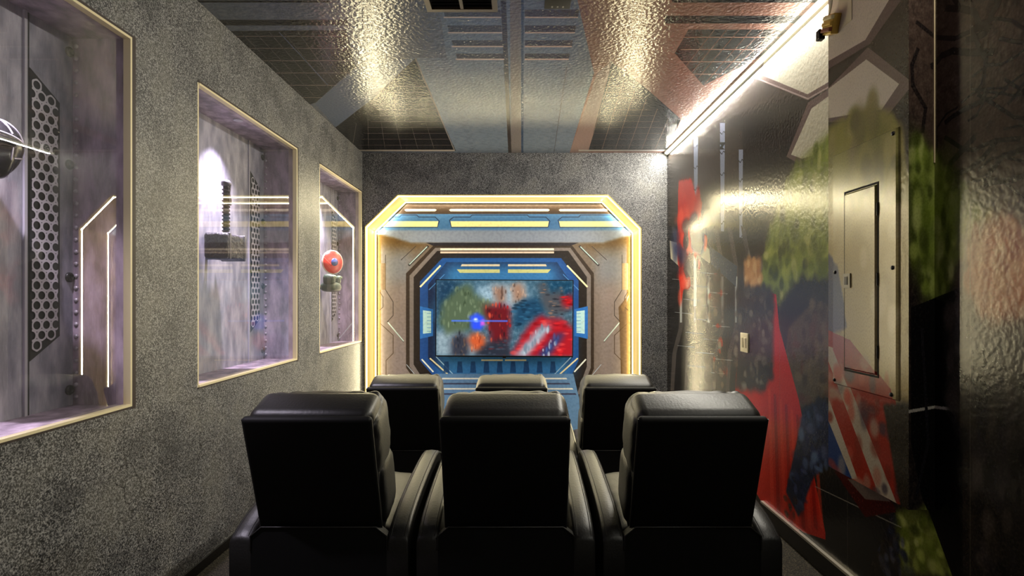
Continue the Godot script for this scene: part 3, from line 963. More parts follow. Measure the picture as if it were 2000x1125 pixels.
# ---------------------------------------------------------------- lit portal
func build_portal() -> void:
	var root := thing("light_portal", "chamfered cream frame edged with two glowing warm light strips round the screen", "light frame", Vector3(0, 0, FRONT))
	var deep := FRONT - RECESS
	var warm := Color(1.0, 0.94, 0.76)
	var led := glow("portal_led", Color(1.0, 0.95, 0.72), 2.4)
	for i in 5:
		var a: Vector2 = PORTAL[i]
		var b: Vector2 = PORTAL[i + 1]
		var t := (b - a).normalized()
		var inward := Vector2(t.y, -t.x)
		var st := st_new()
		prism(st, [a, b, b + inward * 0.008, a + inward * 0.008], Vector3(0, 0, -deep + 0.001), Vector3.RIGHT, Vector3.UP, Vector3.BACK, deep - 0.001)
		obj("reveal_board", st, mats.cream_board, root)
		for k in 2:
			var z := -0.026 if k == 0 else -deep + 0.012
			var o := inward * 0.014
			st = st_new()
			prism(st, [a + inward * 0.008, b + inward * 0.008, b + inward * 0.019, a + inward * 0.019], Vector3(0, 0, z - 0.006), Vector3.RIGHT, Vector3.UP, Vector3.BACK, 0.012)
			obj("outer_light_strip" if k == 0 else "inner_light_strip", st, led, root)
			var f := Vector3(inward.x, inward.y, 0.6 if k == 0 else 0.3).normalized()
			var off := Vector3(inward.x * 0.026, inward.y * 0.026, 0.010 if k == 0 else 0.008)
			strip_light("strip_lamp", Vector3(a.x, a.y, z) + off, Vector3(b.x, b.y, z) + off, f, warm, (b - a).length() * (0.75 if k == 0 else 0.5), root)

func build_ceiling_strip() -> void:
	var root := thing("ceiling_light_strip", "bright white light strip along the edge between ceiling and papered wall", "light strip", Vector3(RIGHT, TOP, 0))
	var st := st_new()
	prism(st, [Vector2(-0.001, -0.003), Vector2(-0.028, -0.003), Vector2(-0.024, -0.012), Vector2(-0.001, -0.022)], Vector3(0, 0, FRONT + 0.002), Vector3.RIGHT, Vector3.UP, Vector3.BACK, -2.56 - FRONT)
	obj("light_strip_diffuser", st, glow("ceiling_led", Color(1.0, 0.98, 0.84), 1.8), root)
	st = st_new()
	span(st, Vector3(-0.027, -0.003, FRONT + 0.002), Vector3(-0.001, -0.002, -2.56))
	obj("channel", st, mat("white_channel", rgb(220, 216, 200), 0.4), root)
	strip_light("strip_lamp", Vector3(-0.020, -0.026, FRONT + 0.06), Vector3(-0.020, -0.026, -2.58), Vector3(-0.8, -1, 0), Color(1.0, 0.98, 0.92), 5.2, root)
	# unseen strip added past the chase to light the near left wall and chase
	root = thing("ceiling_light_strip", "added unseen white light strip along the ceiling edge between the breaker panel chase and back wall", "light strip", Vector3(RIGHT, TOP, 0))
	st = st_new()
	prism(st, [Vector2(-0.001, -0.003), Vector2(-0.028, -0.003), Vector2(-0.024, -0.012), Vector2(-0.001, -0.022)], Vector3(0, 0, -2.02), Vector3.RIGHT, Vector3.UP, Vector3.BACK, BACK + 2.01)
	obj("light_strip_diffuser", st, mats.ceiling_led, root)
	strip_light("strip_lamp", Vector3(-0.020, -0.026, -2.0), Vector3(-0.020, -0.026, BACK - 0.02), Vector3(-0.8, -1, 0), Color(1.0, 0.98, 0.92), 1.5, root)

# ---------------------------------------------------------------- television
func build_tv() -> void:
	var root := thing("television", "slim black wall-mounted television showing loose patches of colour", "television", Vector3(-0.155, 1.28, RECESS + 0.10))
	var w := 1.452
	var h := 0.816
	var st := st_new()
	rbox(st, Vector3(0, 0, -0.02), Vector3(w, h, 0.035), 0.006)
	obj("casing", st, mat("tv_black", rgb(12, 12, 13), 0.35), root)
	st = st_new()
	span(st, Vector3(-w / 2, -h / 2, -0.002), Vector3(w / 2, -h / 2 + 0.014, 0.003))
	span(st, Vector3(-w / 2, h / 2 - 0.009, -0.002), Vector3(w / 2, h / 2, 0.003))
	span(st, Vector3(-w / 2, -h / 2 + 0.014, -0.002), Vector3(-w / 2 + 0.009, h / 2 - 0.009, 0.003))
	span(st, Vector3(w / 2 - 0.009, -h / 2 + 0.014, -0.002), Vector3(w / 2, h / 2 - 0.009, 0.003))
	obj("bezel", st, mats.tv_black, root)
	st = st_new()
	var c := [Vector3(-w / 2 + 0.008, h / 2 - 0.008, 0), Vector3(w / 2 - 0.008, h / 2 - 0.008, 0), Vector3(w / 2 - 0.008, -h / 2 + 0.013, 0), Vector3(-w / 2 + 0.008, -h / 2 + 0.013, 0)]
	var u := [Vector2(0, 0), Vector2(1, 0), Vector2(1, 1), Vector2(0, 1)]
	flat_uv(st, c, u, u)
	var m := mat("tv_screen", rgb(6, 6, 8), 0.12)
	m.emission_enabled = true
	m.emission = Color.WHITE
	m.emission_operator = BaseMaterial3D.EMISSION_OP_MULTIPLY
	m.emission_texture = print_screen()
	m.emission_energy_multiplier = 1.25
	put("screen", commit(st, m), root)
	st = st_new()
	span(st, Vector3(-0.018, -h / 2 - 0.012, -0.02), Vector3(0.018, -h / 2, 0.0))
	obj("sensor_tab", st, mats.tv_black, root)
	st = st_new()
	span(st, Vector3(-0.2, -0.15, -0.09), Vector3(0.2, 0.15, -0.036))
	obj("wall_bracket", st, mats.tv_black, root)
	root.rotation = Vector3(deg_to_rad(0.8), 0, deg_to_rad(-0.3))
	var l := AreaLight3D.new()
	l.name = "screen_lamp"
	l.area_size = Vector2(w, h)
	l.light_color = Color(0.7, 0.82, 1.0)
	l.light_energy = 0.12
	l.shadow_enabled = true
	l.area_range = 8.0
	root.add_child(l)
	l.position = Vector3(0, 0, 0.02)
	l.rotation.y = PI

# ---------------------------------------------------------------- display niches
var rivet_mesh: Mesh
var bolt_mesh: Mesh

func perforated(z0: float, z1: float, y0: float, y1: float, x: float, slope: float) -> SurfaceTool:
	# sheet of hexagonal cells, each with a round hole; the outline is cut slantwise at both ends
	var st := st_new()
	var p := (z1 - z0) / 2.75        # pitch across
	var rowh := p * 0.866
	var rad := p * 0.36
	var hexr := p * 0.57735
	var row := 0
	var y := y0
	while y < y1 + rowh:
		for k in range(-1, 5):
			var z := z0 + p * (k + (0.5 if row % 2 else 0.0))
			if z < z0 - p * 0.6 or z > z1 + p * 0.6: continue
			var cut := (z - z0) * slope
			if y < y0 + cut + hexr * 0.2 or y > y1 - cut - hexr * 0.2: continue
			var o := []
			var i := []
			for s in 24:
				var a := TAU * (s + 0.5) / 24
				var in_sector := fposmod(a + PI / 6, PI / 3) - PI / 6
				var rr := p * 0.5 / cos(in_sector)
				# hexagon with flat sides left and right
				o.append(Vector3(x, clampf(y + sin(a) * rr, y0 + cut * 0.6, y1 - cut * 0.6), clampf(z + cos(a) * rr, z0, z1)))
				i.append(Vector3(x, clampf(y + sin(a) * rad, y0, y1), clampf(z + cos(a) * rad, z0, z1)))
			for s in 24: quad(st, o[s], i[s], i[(s + 1) % 24], o[(s + 1) % 24])
		row += 1
		y += rowh
	return st

# z measured from the far jamb towards the viewer is positive in local axes: the node stands at the far lower front corner
func build_niche(far: float, near: float, label: String) -> Node3D:
	var root := thing("display_niche", label, "display case", Vector3(LEFT, NICHE_LOW, far), "display niches in the speckled wall")
	var w := near - far
	var h := NICHE_HIGH - NICHE_LOW
	var back := -0.231
	var bead := 0.026
	var st := st_new()
	span(st, Vector3(back - 0.02, 0, 0), Vector3(back, h, w))
	obj("back_panel", st, mats.niche_metal, root)
	for z in [[0.0, 0.008], [w - 0.008, w]]:
		st = st_new()
		span(st, Vector3(back, 0, z[0]), Vector3(-bead, h, z[1]))
		obj("side_panel", st, mats.niche_side, root)
	st = st_new()
	span(st, Vector3(back, h - 0.008, 0), Vector3(-bead, h, w))
	obj("top_panel", st, mats.niche_side, root)
	st = st_new()
	span(st, Vector3(back, 0, 0), Vector3(-bead, 0.008, w))
	obj("bottom_panel", st, mats.niche_side, root)
	# bead lining the opening in front of the glass
	for e in [[Vector3(-bead, 0, 0), Vector3(0.003, h, 0.010)], [Vector3(-bead, 0, w - 0.010), Vector3(0, h, w)], [Vector3(-bead, 0, 0.010), Vector3(0.003, 0.010, w - 0.010)], [Vector3(-bead, h - 0.010, 0.010), Vector3(0.003, h, w - 0.010)]]:
		st = st_new()
		span(st, e[0], e[1])
		obj("frame_bead", st, mats.cream_bead, root)
	# thin dark brown strips laid on the wall face, at the far jamb, above and below
	for e in [[Vector3(0, -0.010, -0.022), Vector3(0.003, h + 0.010, 0)], [Vector3(0, h, 0), Vector3(0.003, h + 0.010, w)], [Vector3(0, -0.007, 0), Vector3(0.003, 0, w)]]:
		st = st_new()
		span(st, e[0], e[1])
		obj("dark_strip", st, mats.brown_edge, root)
	# raised panel joint: pale rib beside a dark groove
	st = st_new()
	span(st, Vector3(back, 0.008, 0.228), Vector3(back + 0.008, h - 0.008, 0.240))
	obj("rib", st, mats.pale_metal, root)
	st = st_new()
	span(st, Vector3(back, 0.008, 0.214), Vector3(back + 0.002, h - 0.008, 0.227))
	obj("groove", st, mats.dark_void, root)
	# perforated plate in a dark cut-out with slanted ends
	st = st_new()
	prism(st, [Vector2(0.214, 0.205), Vector2(0.214, 1.285), Vector2(0.078, 1.20), Vector2(0.078, 0.29)], Vector3(back + 0.001, 0, 0), Vector3.BACK, Vector3.UP, Vector3.RIGHT, 0.003)
	obj("cut_out", st, mats.dark_void, root)
	st = perforated(0.0, 0.118, 0.225, 1.265, back + 0.010, 0.62)
	var plate := obj("perforated_plate", st, mat("plate_metal", rgb(176, 170, 178), 0.45, 0.1), root)
	plate.transform = Transform3D(Basis(Vector3.RIGHT, Vector3.UP, Vector3(0, 0, -1)), Vector3(0, 0, 0.212))
	# rivets down the far side panel, larger bolts on the back panel
	var n := 30
	for i in n:
		var r := put("rivet", rivet_mesh, root)
		r.position = Vector3(back + 0.014, 0.04 + i * (h - 0.08) / (n - 1), 0.008)
		r.rotation.x = PI / 2
	for i in 4:
		var b := put("bolt", bolt_mesh, root)
		b.position = Vector3(back, 0.07 + i * (h - 0.14) / 3, 0.028)
		b.rotation.z = -PI / 2
	# glass
	st = st_new()
	st.set_smooth_group(-1)
	quad(st, Vector3(-bead, 0.010, w - 0.010), Vector3(-bead, h - 0.010, w - 0.010), Vector3(-bead, h - 0.010, 0.010), Vector3(-bead, 0.010, 0.010))
	obj("glass_pane", st, mats.glass_pane, root)
	# downlight
	st = st_new()
	var at := Vector3(-0.085, h - 0.008, w * 0.54)
	lathe(st, at, [Vector2(0.020, 0.0), Vector2(0.028, 0.0), Vector2(0.027, -0.004), Vector2(0.020, -0.004)], 20)
	var ring := obj("downlight_ring", st, mats.pale_metal, root)
	st = st_new()
	lathe(st, at, [Vector2(0.019, -0.0005), Vector2(0.019, -0.003)], 20)
	obj("downlight_lens", st, glow("niche_lamp", Color(0.96, 0.92, 1.0), 4.0), ring)
	var l := SpotLight3D.new()
	l.name = "downlight_lamp"
	l.light_color = Color(0.96, 0.92, 1.0)
	l.light_energy = 6.0
	l.light_size = 0.02
	l.spot_angle = 45
	l.spot_angle_attenuation = 1.0
	l.spot_range = 6.0
	l.shadow_enabled = true
	root.add_child(l)
	l.position = at + Vector3(0, -0.006, 0)
	l.rotation = Vector3(-PI / 2, 0, 0)
	return root

func build_niches() -> void:
	var st := st_new()
	lathe(st, Vector3.ZERO, [Vector2(0.009, 0), Vector2(0.0085, 0.004), Vector2(0.005, 0.007), Vector2(0.0005, 0.0078)], 8)
	rivet_mesh = commit(st, mats.rivet_steel)
	st = st_new()
	lathe(st, Vector3.ZERO, [Vector2(0.020, 0), Vector2(0.020, 0.006), Vector2(0.016, 0.010), Vector2(0.011, 0.010), Vector2(0.010, 0.006), Vector2(0.0005, 0.006)], 16)
	bolt_mesh = commit(st, mats.black_bolt)
	build_niche(-2.30, -1.08, "lit display niche behind glass holding a dark helmet")
	build_niche(-4.013, -2.773, "lit display niche behind glass holding a block-headed hammer")
	build_niche(-5.654, -4.466, "lit display niche behind glass holding a red disc, next to the alcove")

func turned(called: String, st: SurfaceTool, m: Material, parent: Node3D, b: Basis) -> MeshInstance3D:
	var out := SurfaceTool.new()
	out.append_from(commit(st, m), 0, Transform3D(b))
	out.set_material(m)
	return put(called, out.commit(), parent)

func build_props() -> void:
	# hammer: block head, wrapped grip, on a wall peg
	var root := thing("display_hammer", "dark block-headed hammer standing handle up in a display niche", "hammer", Vector3(-1.69, 1.789, -3.277))
	var st := st_new()
	var jag := noise(FastNoiseLite.TYPE_SIMPLEX, 9.0, 31, 3)
	rbox(st, Vector3.ZERO, Vector3(0.135, 0.145, 0.235), 0.018, Basis.IDENTITY, func(p: Vector3) -> Vector3: return p * (1.0 + 0.02 * jag.get_noise_3dv(p)))
	var iron := mat("dark_iron", rgb(64, 60, 66), 0.45, 0.4)
	iron.heightmap_enabled = true
	iron.heightmap_texture = noise_tex(noise(FastNoiseLite.TYPE_SIMPLEX, 0.02, 51, 4), 256)
	iron.heightmap_scale = 1.0
	iron.uv1_triplanar = true
	iron.uv1_scale = Vector3(4, 4, 4)
	obj("head", st, iron, root)
	for z in [-0.085, 0.085]:
		st = st_new()
		rbox(st, Vector3(0, 0, z), Vector3(0.142, 0.152, 0.018), 0.006)
		obj("band", st, mat("worn_steel", rgb(96, 92, 98), 0.4, 0.6), root)
	st = st_new()
	tube(st, [Vector3(0, 0.06, 0), Vector3(0, 0.36, 0)], 0.016, 14)
	var grip := obj("handle", st, mat("grip_core", rgb(30, 26, 26), 0.7), root)
	st = st_new()
	var path := []
	for k in 110:
		var a := k * TAU / 9.0
		path.append(Vector3(cos(a) * 0.0175, 0.085 + k * 0.0024, sin(a) * 0.0175))
	tube(st, path, 0.0055, 6)
	obj("wrap", st, mat("grip_leather", rgb(54, 46, 46), 0.6), grip)
	st = st_new()
	lathe(st, Vector3(0, 0.352, 0), [Vector2(0.018, 0), Vector2(0.026, 0.004), Vector2(0.027, 0.022), Vector2(0.018, 0.034), Vector2(0.006, 0.037)], 18)
	obj("pommel", st, mats.worn_steel, root)
	st = st_new()
	var loop := []
	for k in 25:
		var t := k / 24.0
		loop.append(Vector3(0.01 + 0.012 * sin(t * PI), 0.372 - 0.125 * sin(t * PI), 0.02 - 0.05 * t - 0.02 * sin(t * TAU)))
	tube(st, loop, 0.006, 7)
	obj("wrist_strap", st, mats.grip_leather, root)
	st = st_new()
	span(st, Vector3(-0.108, -0.02, -0.012), Vector3(-0.06, 0.004, 0.012))
	obj("wall_peg", st, mats.black_bolt, root)

	# helmet on a wall peg: smooth dark shell, brow plates, visor, jaw guard
	root = thing("display_helmet", "dark glossy helmet with pale trim lines in a display niche", "helmet", Vector3(-1.700, 1.985, -1.84))
	var face := Basis(Vector3.UP, deg_to_rad(-45)).scaled(Vector3.ONE * 0.82)
	var shell := mat("helmet_shell", rgb(26, 24, 28), 0.24)
	var trim := mat("helmet_trim", rgb(190, 182, 196), 0.3, 0.4)
	var size := Vector3(0.098, 0.112, 0.090)
	st = st_new()
	lump(st, Vector3.ZERO, size, 0.85, 0.9, Basis.IDENTITY, func(p: Vector3) -> Vector3:
		var k := 1.0 - 0.22 * clampf(-p.y / 0.11, 0, 1)
		return Vector3(p.x * k, p.y, p.z * k))
	turned("shell", st, shell, root, face)
	st = st_new()
	lump(st, Vector3(0.032, -0.058, 0.0), Vector3(0.064, 0.068, 0.060), 0.55, 0.6, Basis.IDENTITY, func(p: Vector3) -> Vector3:
		var k := 1.0 - 0.35 * clampf(-p.y / 0.068, 0, 1)
		return Vector3(p.x * k + 0.012 * clampf(-p.y / 0.068, 0, 1), p.y, p.z * k))
	turned("jaw_guard", st, shell, root, face)
	st = st_new()
	lump(st, Vector3(0.070, 0.012, 0.0), Vector3(0.036, 0.020, 0.062), 0.6, 0.7)
	turned("visor", st, mat("visor_black", rgb(10, 10, 12), 0.06), root, face)
	for a in [[-70.0, 12.0, -25.0, 84.0], [-34.0, 22.0, -16.0, 84.0], [34.0, 22.0, 16.0, 84.0], [70.0, 12.0, 25.0, 84.0], [-85.0, 6.0, 0.0, 24.0], [85.0, 6.0, 0.0, 24.0], [-95.0, -12.0, -40.0, -20.0], [95.0, -12.0, 40.0, -20.0]]:
		var arc := []
		for k in 15:
			var t := k / 14.0
			var az := deg_to_rad(lerpf(a[0], a[2], t))
			var el := deg_to_rad(lerpf(a[1], a[3], t))
			var pw := func(x: float, e: float) -> float: return signf(x) * pow(absf(x), e)
			var fall := 1.0 - 0.22 * clampf(-sin(el), 0, 1)
			arc.append(Vector3(pw.call(cos(el), 0.85) * pw.call(cos(az), 0.9) * size.x * fall, pw.call(sin(el), 0.85) * size.y, pw.call(cos(el), 0.85) * pw.call(sin(az), 0.9) * size.z * fall))
		st = st_new()
		tube(st, arc, 0.0036, 6)
		turned("trim_line", st, trim, root, face)
	for s in [-1.0, 1.0]:
		st = st_new()
		tube(st, [Vector3(0.080, -0.005, s * 0.052), Vector3(0.088, -0.04, s * 0.048), Vector3(0.074, -0.09, s * 0.040), Vector3(0.045, -0.118, s * 0.034)], 0.003, 6)
		turned("jaw_trim", st, trim, root, face)
	st = st_new()
	tube(st, [Vector3(-0.02, -0.05, 0.02), Vector3(-0.083, -0.05, 0.083)], 0.005, 8)
	turned("wall_peg", st, mats.black_bolt, root, face)

	# round disc on a two-lobed dark green stand
	root = thing("display_disc", "round domed red disc with blue boss, propped on a green stand in niche", "ornament", Vector3(-1.69, 1.82, -5.153))
	var b := Basis(Vector3.FORWARD, PI / 2 - 0.0).rotated(Vector3.UP, deg_to_rad(-38))
	st = st_new()
	lathe(st, Vector3.ZERO, [Vector2(0.104, -0.014), Vector2(0.110, -0.008), Vector2(0.110, -0.002), Vector2(0.103, 0.003)], 36, b)
	obj("rim", st, mat("disc_pale", rgb(196, 176, 160), 0.3), root)
	st = st_new()
	lathe(st, Vector3.ZERO, [Vector2(0.103, 0.0), Vector2(0.100, 0.006), Vector2(0.070, 0.019), Vector2(0.034, 0.027), Vector2(0.001, 0.029)], 36, b)
	obj("face", st, mat("disc_red", rgb(200, 46, 34), 0.3), root)
	st = st_new()
	lathe(st, Vector3.ZERO, [Vector2(0.036, 0.024), Vector2(0.034, 0.031), Vector2(0.02, 0.037), Vector2(0.001, 0.039)], 28, b)
	obj("boss", st, mat("disc_blue", rgb(52, 66, 120), 0.3), root)
	root = thing("disc_stand", "dark green two-lobed stand under the red disc in the niche", "stand", Vector3(-1.698, 1.615, -5.13))
	var green := mat("stand_green", rgb(52, 66, 50), 0.4)
	st = st_new()
	lump(st, Vector3(0, -0.02, 0), Vector3(0.075, 0.045, 0.13), 0.7, 0.7)
	obj("base", st, green, root)
	for z in [-0.075, 0.085]:
		st = st_new()
		lump(st, Vector3(0.012, 0.045, z), Vector3(0.05, 0.05, 0.05), 0.7, 0.7)
		var lobe := obj("lobe", st, green, root)
		for k in 4:
			st = st_new()
			lump(st, Vector3(0.05, 0.072 - 0.004 * absf(k - 1.5), z - 0.036 + k * 0.024), Vector3(0.017, 0.016, 0.012), 0.8, 0.8, Basis.IDENTITY, null, 14, 9)
			obj("knob", st, mat("stand_pale", rgb(120, 136, 112), 0.4), lobe)
	st = st_new()
	span(st, Vector3(-0.100, -0.04, -0.02), Vector3(-0.05, -0.01, 0.02))
	obj("wall_peg", st, mats.black_bolt, root)

# ---------------------------------------------------------------- fittings
func build_fittings() -> void:
	# breaker panel on the chase
	var root := thing("breaker_panel", "papered-over metal breaker panel cover with a narrow hinged door", "breaker panel", Vector3(1.39, 1.12, -2.077))
	var st := st_new()
	var z1 := -0.428
	var h := 1.005
	var uvof := func(p: Vector3) -> Vector2: return Vector2((2.57 + p.z - 2.077) / 0.55, 1.0 - (p.y + 1.12 - 0.70) / 2.25)
	var sheet := func(s: SurfaceTool, x: float, ya: float, yb: float, za: float, zb: float) -> void:
		# raised sheet with a bevelled rim, printed on its face
		var e := 0.006
		var f := [Vector3(-x, yb - e, za - e), Vector3(-x, ya + e, za - e), Vector3(-x, ya + e, zb + e), Vector3(-x, yb - e, zb + e)]
		var r := [Vector3(0, yb, za), Vector3(0, ya, za), Vector3(0, ya, zb), Vector3(0, yb, zb)]
		var uv := func(q: Array) -> Array: return q.map(uvof)
		flat_uv(s, f, uv.call(f), uv.call(f))
		for k in 4:
			var q := [r[k], r[(k + 1) % 4], f[(k + 1) % 4], f[k]]
			flat_uv(s, q, uv.call(q), uv.call(q))
	sheet.call(st, 0.010, 0.0, h, 0.0, z1)
	obj("cover", st, mats.print_plate, root)
	st = st_new()
	for e in [[0.07, 0.078, -0.104, -0.334], [0.818, 0.826, -0.104, -0.334]]: span(st, Vector3(-0.0115, e[0], e[3]), Vector3(-0.009, e[1], e[2]))
	for e in [[-0.104, -0.111], [-0.328, -0.334]]: span(st, Vector3(-0.0115, 0.078, e[1]), Vector3(-0.009, 0.818, e[0]))
	obj("door_gap", st, mats.dark_void, root)
	var dsheet := Vector3(-0.010, 0, 0)
	var inner := st_new()
	sheet.call(inner, 0.007, 0.080, 0.816, -0.113, -0.326)
	var leaf := obj("door", inner, mats.print_plate, root)
	leaf.position = dsheet
	st = st_new()
	span(st, Vector3(-0.012, 0.420, -0.325), Vector3(-0.006, 0.480, -0.275))
	var latch := obj("latch", st, mat("latch_pale", rgb(150, 142, 118), 0.35), leaf)
	st = st_new()
	span(st, Vector3(-0.014, 0.433, -0.312), Vector3(-0.011, 0.467, -0.292))
	obj("latch_button", st, mats.black_bolt, latch)
	for y in [0.17, 0.45, 0.72]:
		st = st_new()
		tube(st, [Vector3(-0.012, y - 0.025, -0.1075), Vector3(-0.012, y + 0.025, -0.1075)], 0.004, 8)
		obj("hinge", st, mats.black_bolt, root)
	for p in [[0.49, -0.022], [0.49, -0.405], [0.02, -0.03], [0.985, -0.02], [0.02, -0.41]]:
		st = st_new()
		lathe(st, Vector3(-0.010, p[0], p[1]), [Vector2(0.008, 0), Vector2(0.008, 0.003), Vector2(0.005, 0.0055), Vector2(0.0005, 0.006)], 12, Basis(Vector3.BACK, PI / 2))
		obj("screw", st, mats.black_bolt, root)

	# switch plate
	root = thing("switch_plate", "ivory light switch plate on the papered wall beside the red hanging shape", "light switch", Vector3(RIGHT, 1.204, -3.73))
	st = st_new()
	rbox(st, Vector3(-0.004, 0, 0), Vector3(0.008, 0.125, 0.12), 0.003)
	obj("plate", st, mat("ivory", rgb(222, 212, 182), 0.4), root)
	for z in [-0.024, 0.024]:
		st = st_new()
		rbox(st, Vector3(-0.009, 0, z), Vector3(0.008, 0.066, 0.034), 0.002, Basis(Vector3.BACK, 0.06))
		obj("rocker", st, mat("ivory_rocker", rgb(206, 196, 166), 0.35), root)

	# little light-strip driver with leads, on the chase
	root = thing("strip_controller", "small gold and white light-strip connector with curling white leads", "connector", Vector3(1.39, 2.70, -2.50))
	var gold := mat("gold_case", rgb(190, 160, 74), 0.35, 0.5)
	st = st_new()
	rbox(st, Vector3(-0.012, 0.0, 0.0), Vector3(0.022, 0.060, 0.060), 0.003, Basis(Vector3.RIGHT, 0.35))
	obj("case", st, gold, root)
	for k in 3:
		st = st_new()
		rbox(st, Vector3(-0.026, 0.016 - k * 0.017, 0.012 - k * 0.006), Vector3(0.010, 0.012, 0.050), 0.002, Basis(Vector3.RIGHT, 0.35))
		obj("terminal", st, [mat("terminal_ivory", rgb(226, 214, 170), 0.4), gold, mat("terminal_red", rgb(120, 60, 34), 0.5)][k], root)
	st = st_new()
	rbox(st, Vector3(-0.022, -0.014, -0.040), Vector3(0.018, 0.034, 0.022), 0.003)
	obj("plug", st, mats.black_bolt, root)
	st = st_new()
	span(st, Vector3(-0.0015, -0.03, 0.02), Vector3(0.0, 0.07, 0.085))
	obj("adhesive_pad", st, mat("pad_white", rgb(206, 198, 176), 0.6), root)
	for k in 2:
		st = st_new()
		var path := []
		for j in 20:
			var t := j / 19.0
			path.append(Vector3(-0.014 - 0.012 * sin(t * PI), 0.03 + t * 0.21, -0.01 + 0.05 * sin(t * PI * (1.2 + 0.4 * k)) - 0.05 * t))
		tube(st, path, 0.0025, 6)
		obj("lead", st, mat("lead_white", rgb(226, 222, 206), 0.5), root)

	root.scale = Vector3(1.5, 1.35, 1.5)
	# ceiling register
	root = thing("ceiling_vent", "brown-framed ceiling air vent with dark slats beside the printed beam", "vent", Vector3(-0.2845, TOP, -2.72))
	var frame := mat("vent_frame", rgb(96, 82, 66), 0.45, 0.2)
	var hw := 0.1765
	var hz := 0.14
	for e in [[Vector3(-hw, -0.014, -hz), Vector3(hw, -0.002, -hz + 0.026)], [Vector3(-hw, -0.014, hz - 0.026), Vector3(hw, -0.002, hz)], [Vector3(-hw, -0.014, -hz + 0.026), Vector3(-hw + 0.026, -0.002, hz - 0.026)], [Vector3(hw - 0.026, -0.014, -hz + 0.026), Vector3(hw, -0.002, hz - 0.026)], [Vector3(-0.008, -0.013, -hz + 0.026), Vector3(0.008, -0.002, hz - 0.026)]]:
		st = st_new()
		span(st, e[0], e[1])
		obj("frame_bar", st, frame, root)
	st = st_new()
	span(st, Vector3(-hw + 0.02, -0.003, -hz + 0.02), Vector3(hw - 0.02, -0.0025, hz - 0.02))
	obj("duct_opening", st, mats.dark_void, root)
	for s in [-1, 1]:
		for k in 8:
			st = st_new()
			box(st, Vector3(s * 0.079, -0.009, -hz + 0.042 + k * 0.028), Vector3(0.134, 0.0015, 0.018), Basis(Vector3.RIGHT, 0.5))
			obj("slat", st, mat("vent_slat", rgb(30, 27, 25), 0.5), root)
	# little black ceiling unit
	root = thing("ceiling_unit", "small square black unit fixed to the ceiling by the printed beam", "ceiling unit", Vector3(0.189, TOP, -2.75))
	st = st_new()
	rbox(st, Vector3(0, -0.007, 0), Vector3(0.128, 0.010, 0.17), 0.002)
	obj("case", st, mats.dark_void, root)
	for k in 3:
		st = st_new()
		span(st, Vector3(-0.03 + k * 0.027, -0.0128, -0.07), Vector3(-0.022 + k * 0.027, -0.0115, -0.055))
		obj("indicator_mark", st, mat("mark_grey", rgb(150, 146, 140), 0.5), root)

# ---------------------------------------------------------------- recliners
func lean(y: float, z: float) -> Vector3:      # a point on the tilted back: y up along it, z out of it to the front is negative
	return Vector3(0, 0.40, -0.06) + Basis(Vector3.RIGHT, BACK_TILT) * Vector3(0, y, z)

const BACK_TILT := 0.33

